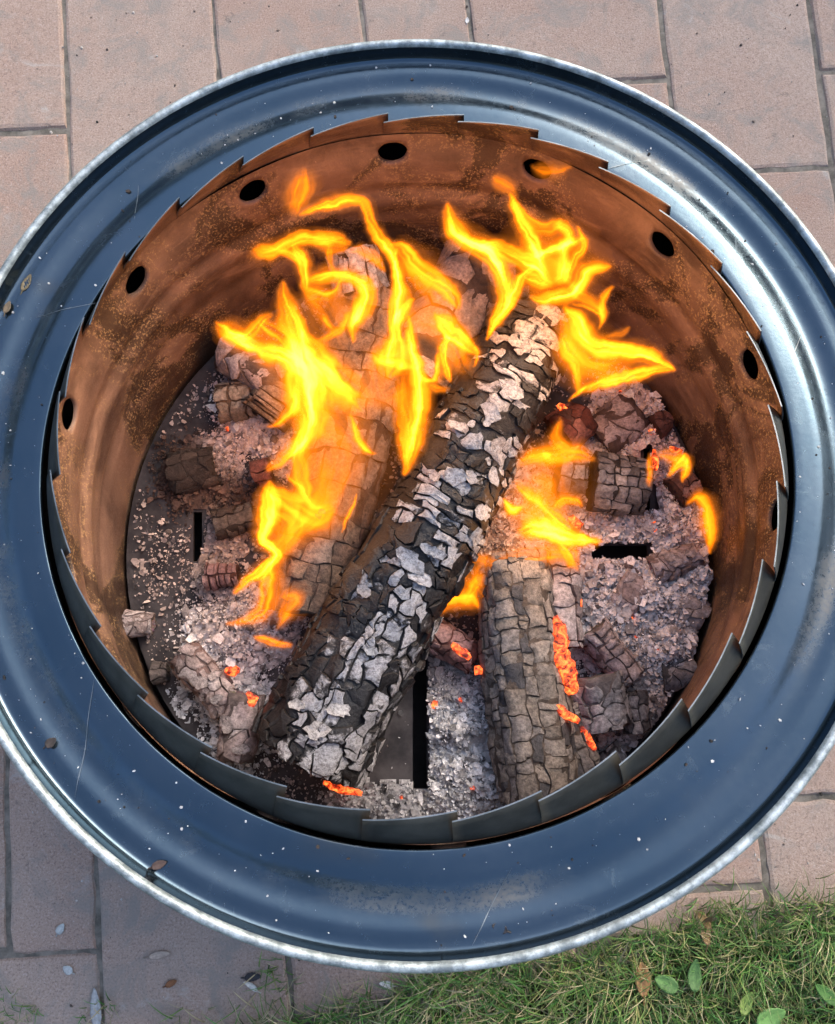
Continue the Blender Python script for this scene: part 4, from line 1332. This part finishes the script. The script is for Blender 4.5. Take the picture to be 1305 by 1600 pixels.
# the light those flames throw on the drum, the ash and the logs
for (x, y, z_, e_) in ((470, 610, -.05, .55), (630, 540, -.02, .45), (850, 420, .03, .65), (930, 565, .0, .45), (850, 820, -.085, .22), (425, 810, -.075, .22)):
    ld = bpy.data.lights.new("fire_light", 'POINT')
    ld.energy = e_ * .33; ld.color = (1.0, .50, .20); ld.shadow_soft_size = .025
    lo_ = bpy.data.objects.new("fire_light", ld); COL.objects.link(lo_); lo_.location = at(x, y, H + z_)

# ------------------------------------------------------------------ grit on the lid
def grit(name, n, seed, ring, smin, smax, cols, zf, label):
    g_ = random.Random(seed)
    vs, fs, cs = [], [], []
    for _ in range(n):
        a = g_.uniform(0, 6.2832); r = math.sqrt(g_.uniform(ring[0] ** 2, ring[1] ** 2)) if isinstance(ring, tuple) else 0
        x, y = r * math.cos(a), r * math.sin(a)
        z = zf(r)
        s = smin + (smax - smin) * g_.random() ** 3
        c = g_.choice(cols); b = len(vs); th = g_.uniform(0, 6.28); ap = g_.uniform(.35, 1)
        k = 5
        for zz in (0, s * .5):
            for q in range(k):
                t = 2 * math.pi * q / k
                px_, py_ = s * math.cos(t) * g_.uniform(.7, 1.1), s * ap * math.sin(t)
                vs.append((x + px_ * math.cos(th) - py_ * math.sin(th), y + px_ * math.sin(th) + py_ * math.cos(th), z + zz)); cs.append(c)
        fs += [tuple(b + k + q for q in range(k))] + [(b + q, b + (q + 1) % k, b + k + (q + 1) % k, b + k + q) for q in range(k)]
    return tag(build(name, vs, fs, M_ASH, cols=cs, smooth=False), label, "grit", kind="stuff")


def lid_z(r):
    pr = sorted(prof)
    return float(np.interp(r, [p[0] for p in pr if p[0] > .3025], [p[1] for p in pr if p[0] > .3025])) + .0001


grit("ash_specks", 330, 5, (.304, .366), .0002, .0016, [(.6, .62, .63), (.5, .5, .5), (.66, .66, .62)], lid_z, "white ash specks scattered over the blued lid ring")
grit("char_specks", 90, 6, (.304, .366), .0004, .0028, [(.03, .028, .026), (.06, .045, .035)], lid_z, "dark char crumbs scattered over the blued lid ring")


# pale scratches across the lid: fine raised burrs
def scratch(a, b, wdt):
    p, q = at(*a, H - .0152), at(*b, H - .0152)
    d = q - p; s = np.cross(d, [0, 0, 1]); s /= np.linalg.norm(s)
    vs, fs = [], []
    n_ = 14
    for i in range(n_ + 1):
        c = p + d * i / n_
        r = math.hypot(c[0], c[1]); z = lid_z(r) + .0002
        w_ = wdt * math.sin(math.pi * (i + .2) / (n_ + .4)) ** .5 * rnd.uniform(.5, 1.2)
        vs += [(c[0] - s[0] * w_, c[1] - s[1] * w_, z), (c[0] + s[0] * w_, c[1] + s[1] * w_, z)]
        if i: fs.append((2 * i - 2, 2 * i - 1, 2 * i + 1, 2 * i))
    build("scratch", vs, fs, M_TABEDGE, pit)


for a, b in (((214, 285), (208, 378)), ((52, 492), (150, 474)), ((148, 1060), (116, 1250)), ((800, 1356), (738, 1478)), ((948, 264), (1016, 246)), ((1258, 515), (1222, 592))):
    scratch(a, b, .00035)

# ------------------------------------------------------------------ grass
def grass(n, seed, xr, yr, cond, ln=(.022, .06), wd=(.0004, .0009)):
    g_ = np.random.default_rng(seed)
    V, F, C = [], [], []
    cnt = 0
    while cnt < n:
        x, y = g_.uniform(*xr), g_.uniform(*yr)
        if not cond(x, y, g_): continue
        cnt += 1
        clump = vnoise(np.array([x * 30.0]), np.array([y * 30.0]), 4)[0]
        L_ = g_.uniform(*ln) * (.6 + .8 * clump)
        az = g_.uniform(0, 6.28) if g_.random() < .5 else g_.normal(1.2 + 2.5 * clump, .9)
        lean0, lean1 = g_.uniform(.1, .7), g_.uniform(.9, 1.75)
        w_ = g_.uniform(*wd)
        u = g_.random()
        if u < .12 + .2 * (x < .12): c = np.array((.46, .41, .24)) * g_.uniform(.8, 1.2)
        elif u < .36: c = np.array((.30, .31, .12))
        else: c = np.array((.085 + .06 * g_.random(), .20 + .08 * g_.random(), .04 + .025 * g_.random())) * g_.uniform(.75, 1.3)
        p = np.array([x, y, -.004]); b = len(V)
        dx, dy = math.cos(az), math.sin(az)
        tw = g_.uniform(-1, 1)
        for i in range(4):
            t = i / 4
            wv = w_ * (1 - .55 * t)
            sx, sy = -dy * wv, dx * wv
            V += [(p[0] - sx, p[1] - sy, p[2] - wv * tw * .5), (p[0] + sx, p[1] + sy, p[2] + wv * tw * .5)]
            th = lean0 + (lean1 - lean0) * t
            p = p + np.array([dx * math.sin(th), dy * math.sin(th), math.cos(th)]) * L_ / 4
            C += [c * (.75 + .35 * t)] * 2
        V.append(tuple(p)); C.append(c * 1.15)
        for i in range(3): F.append((b + 2 * i, b + 2 * i + 1, b + 2 * i + 3, b + 2 * i + 2))
        F.append((b + 6, b + 7, b + 8))
    return build("grass", V, F, M_GRASS, cols=np.array(C))


def cond_lawn(x, y, g_):
    d = lawn_edge(x) - y
    return d > 0 or g_.random() < math.exp(d / .007) * .25


tag(grass(23000, 3, (-.35, .62), (-.68, -.38), cond_lawn), "short lawn grass, green mixed with straw, along the paving", "grass", kind="stuff")
tag(grass(9000, 4, (-1.2, 1.3), (-1.1, -.35), lambda x, y, g_: cond_lawn(x, y, g_) and not (-.33 < x < .6 and y > -.66)), "lawn grass farther out along the paving edge", "grass", kind="stuff")
tuft_c = [at(x, y, 0)[:2] for x, y in ((8, 1585), (40, 1598), (155, 1592), (430, 1530), (1130, 1440), (1215, 1420), (300, 1600), (1075, 1440))]
tag(grass(260, 5, (-.55, .5), (-.56, -.36), lambda x, y, g_: min(math.hypot(x - c[0], y - c[1]) for c in tuft_c) < .022, (.012, .04)), "small grass tufts growing from the paving joints", "grass", kind="stuff")


# ------------------------------------------------------------------ leaves and small litter beside the pit
def leaf(label, x, y, z, length, width, az, col, curl=.2, cat="leaf", group=None, vein=(.9, 1.15), tipw=1.0, name="leaf", roll=0.0):
    c = at(x, y, z)
    n_, m = 12, 7
    vs, cs, fs = [], [], []
    for lay in (0, 1):
        for i in range(n_ + 1):
            t = i / n_
            w_ = width / 2 * (math.sin(math.pi * (t * .96 + .02) ** (.75 if tipw == 1 else tipw))) ** .7
            for j in range(m):
                s = (j / (m - 1)) * 2 - 1
                lx, ly = (t - .5) * length, s * w_ * (1 + .05 * math.sin(t * 31 + s))
                h = curl * length * (t - .5) ** 2 * 2 + .22 * abs(s) * w_ * (1 + .3 * math.sin(t * 22)) + roll * lx - lay * .0004 + .0003 * math.sin(t * 40 + s * 7)
                vs.append((c[0] + lx * math.cos(az) - ly * math.sin(az), c[1] + lx * math.sin(az) + ly * math.cos(az), c[2] + h))
                k = (vein[1] if abs(s) < .2 else 1.0) * rnd.uniform(*((.88, 1.08)))
                if j in (0, m - 1): k *= .85
                cs.append(tuple(q * k for q in col))
    K = (n_ + 1) * m
    for i in range(n_):
        for j in range(m - 1):
            a = i * m + j
            fs += [(a, a + m, a + m + 1, a + 1), (K + a + 1, K + a + m + 1, K + a + m, K + a)]
    ring = [j for j in range(m)] + [i * m + m - 1 for i in range(1, n_ + 1)] + [n_ * m + j for j in range(m - 2, -1, -1)] + [i * m for i in range(n_ - 1, 0, -1)]
    for a, b in zip(ring, ring[1:] + ring[:1]): fs.append((a, b, K + b, K + a))
    o = build(name, vs, fs, M_LEAF, cols=cs)
    # a stalk
    st = np.array([c[0] - length * .5 * math.cos(az), c[1] - length * .5 * math.sin(az), c[2] + curl * length * .5 - roll * length * .5])
    sv, sf = [], []
    for i in range(4):
        pp = st - np.array([math.cos(az), math.sin(az), .25]) * length * .09 * i
        for q in range(4): a = q * math.pi / 2; sv.append(pp + np.array([-math.sin(az) * math.cos(a), math.cos(az) * math.cos(a), math.sin(a)]) * .0007)
    for i in range(3):
        for q in range(4): sf.append((i * 4 + q, i * 4 + (q + 1) % 4, i * 4 + 4 + (q + 1) % 4, i * 4 + 4 + q))
    build("stalk", sv, sf, M_LEAF, o, cols=[tuple(q * .8 for q in col)] * len(sv))
    return tag(o, label, cat, group)


leaf("orange brown oval dead leaf lying on the grass", 1004, 1530, .022, .034, .0165, R(90), (.36, .20, .075), .1, vein=(.9, .75), tipw=.95)
leaf("bright green leaf on the grass, next to the brown one", 1040, 1536, .024, .026, .017, R(155), (.13, .27, .075), .2)
leaf("upright darker green leaf on the grass, right of the bright green one", 1085, 1522, .024, .032, .015, R(82), (.10, .22, .06), .25)
leaf("large light green weed leaf at the bottom edge of the lawn", 1204, 1590, .028, .034, .020, R(25), (.15, .32, .08), .15)
leaf("yellow green weed leaf left of the large light green one", 1166, 1566, .024, .025, .013, R(60), (.22, .33, .07), .3)
leaf("green weed leaf at the right border of the lawn", 1290, 1552, .026, .030, .014, R(140), (.12, .28, .06), .3)
leaf("curled dry brown leaf standing where grass meets paving", 1102, 1448, .010, .030, .012, R(75), (.22, .15, .07), 1.1)
leaf("folded tan dry leaf between the curled brown leaf and the rim", 1096, 1432, .008, .020, .010, R(120), (.30, .20, .09), 1.2)
leaf("white petal lying on the paving below the front rim", 604, 1538, .003, .016, .008, R(170), (.72, .72, .68), .2, cat="petal", name="petal")
leaf("crescent white petal beside the black seed husk on the paving", 392, 1540, .002, .018, .006, R(150), (.66, .66, .60), .4, cat="petal", name="petal")
leaf("black seed husk on the paving beside the crescent white petal", 396, 1526, .002, .018, .009, R(5), (.03, .03, .035), .2, cat="seed husk", name="seed_husk")
leaf("small rust brown leaf scrap on the lower left paver", 268, 1536, .002, .013, .007, R(25), (.22, .09, .03), .2)
leaf("pale tan leaf scrap on the paver below the rim", 250, 1492, .002, .024, .008, R(10), (.42, .34, .27), .1)
leaf("pale grey chip on the lower left paver", 95, 1451, .002, .012, .009, R(60), (.5, .54, .52), .1, cat="chip", name="stone_chip")
leaf("light chip on the lower left corner paver", 106, 1515, .002, .012, .009, R(150), (.56, .60, .58), .1, cat="chip", name="stone_chip")
leaf("chalky smear of a chip at the bottom of the left joint", 150, 1575, .001, .040, .012, R(100), (.44, .46, .46), .02, cat="chip", name="stone_chip")
leaf("white petal in the joint above the far rim", 730, 32, .0, .010, .006, R(85), (.7, .7, .68), .2, cat="petal", name="petal")
leaf("dark leaf scrap on the lid's near left slope", 80, 1160, H - .012, .009, .007, R(40), (.05, .04, .033), .1, cat="leaf")
leaf("brown bark scrap in the lid groove at the lower left", 249, 1351, H - .0145, .011, .006, R(20), (.09, .06, .05), .1, cat="bark", name="bark_scrap")
leaf("olive moss scrap in the lid groove at the left", 42, 442, H - .0165, .016, .007, R(70), (.16, .13, .07), .1, cat="moss", name="moss_scrap")
leaf("smaller olive moss scrap at the lid's far left lip", 12, 480, H - .014, .011, .006, R(75), (.17, .13, .08), .1, cat="moss", name="moss_scrap")
leaf("charred curl resting in the lid groove at the front", 780, 1449, H - .018, .011, .007, R(160), (.05, .045, .045), .6, cat="char curl", name="char_curl")

# loose grit on the paving
def ground_grit(name, n, seed, smin, smax, cols, label):
    g_ = random.Random(seed)
    vs, fs, cs = [], [], []
    for _ in range(n):
        x, y = g_.uniform(-.7, .7), g_.uniform(-.56, .85)
        if math.hypot(x, y) < .37 or y < lawn_edge(x) - .02: continue
        s = smin + (smax - smin) * g_.random() ** 4
        c = g_.choice(cols); b = len(vs); th = g_.uniform(0, 6.28); ap = g_.uniform(.4, 1)
        for zz, kk in ((-.001, 1), (s * .45, .7)):
            for q in range(5):
                t = 2 * math.pi * q / 5
                px_, py_ = s * kk * math.cos(t) * g_.uniform(.7, 1.1), s * kk * ap * math.sin(t)
                vs.append((x + px_ * math.cos(th) - py_ * math.sin(th), y + px_ * math.sin(th) + py_ * math.cos(th), .0004 + zz)); cs.append(c)
        fs += [tuple(b + 5 + q for q in range(5))] + [(b + q, b + (q + 1) % 5, b + 5 + (q + 1) % 5, b + 5 + q) for q in range(5)]
    return tag(build(name, vs, fs, M_ASH, cols=cs, smooth=False), label, "grit", kind="stuff")


ground_grit("paving_grit", 1500, 8, .0004, .0028, [(.55, .52, .48), (.62, .6, .57), (.3, .24, .2), (.12, .10, .09), (.05, .045, .04)], "fine pale and dark grit on the pavers")
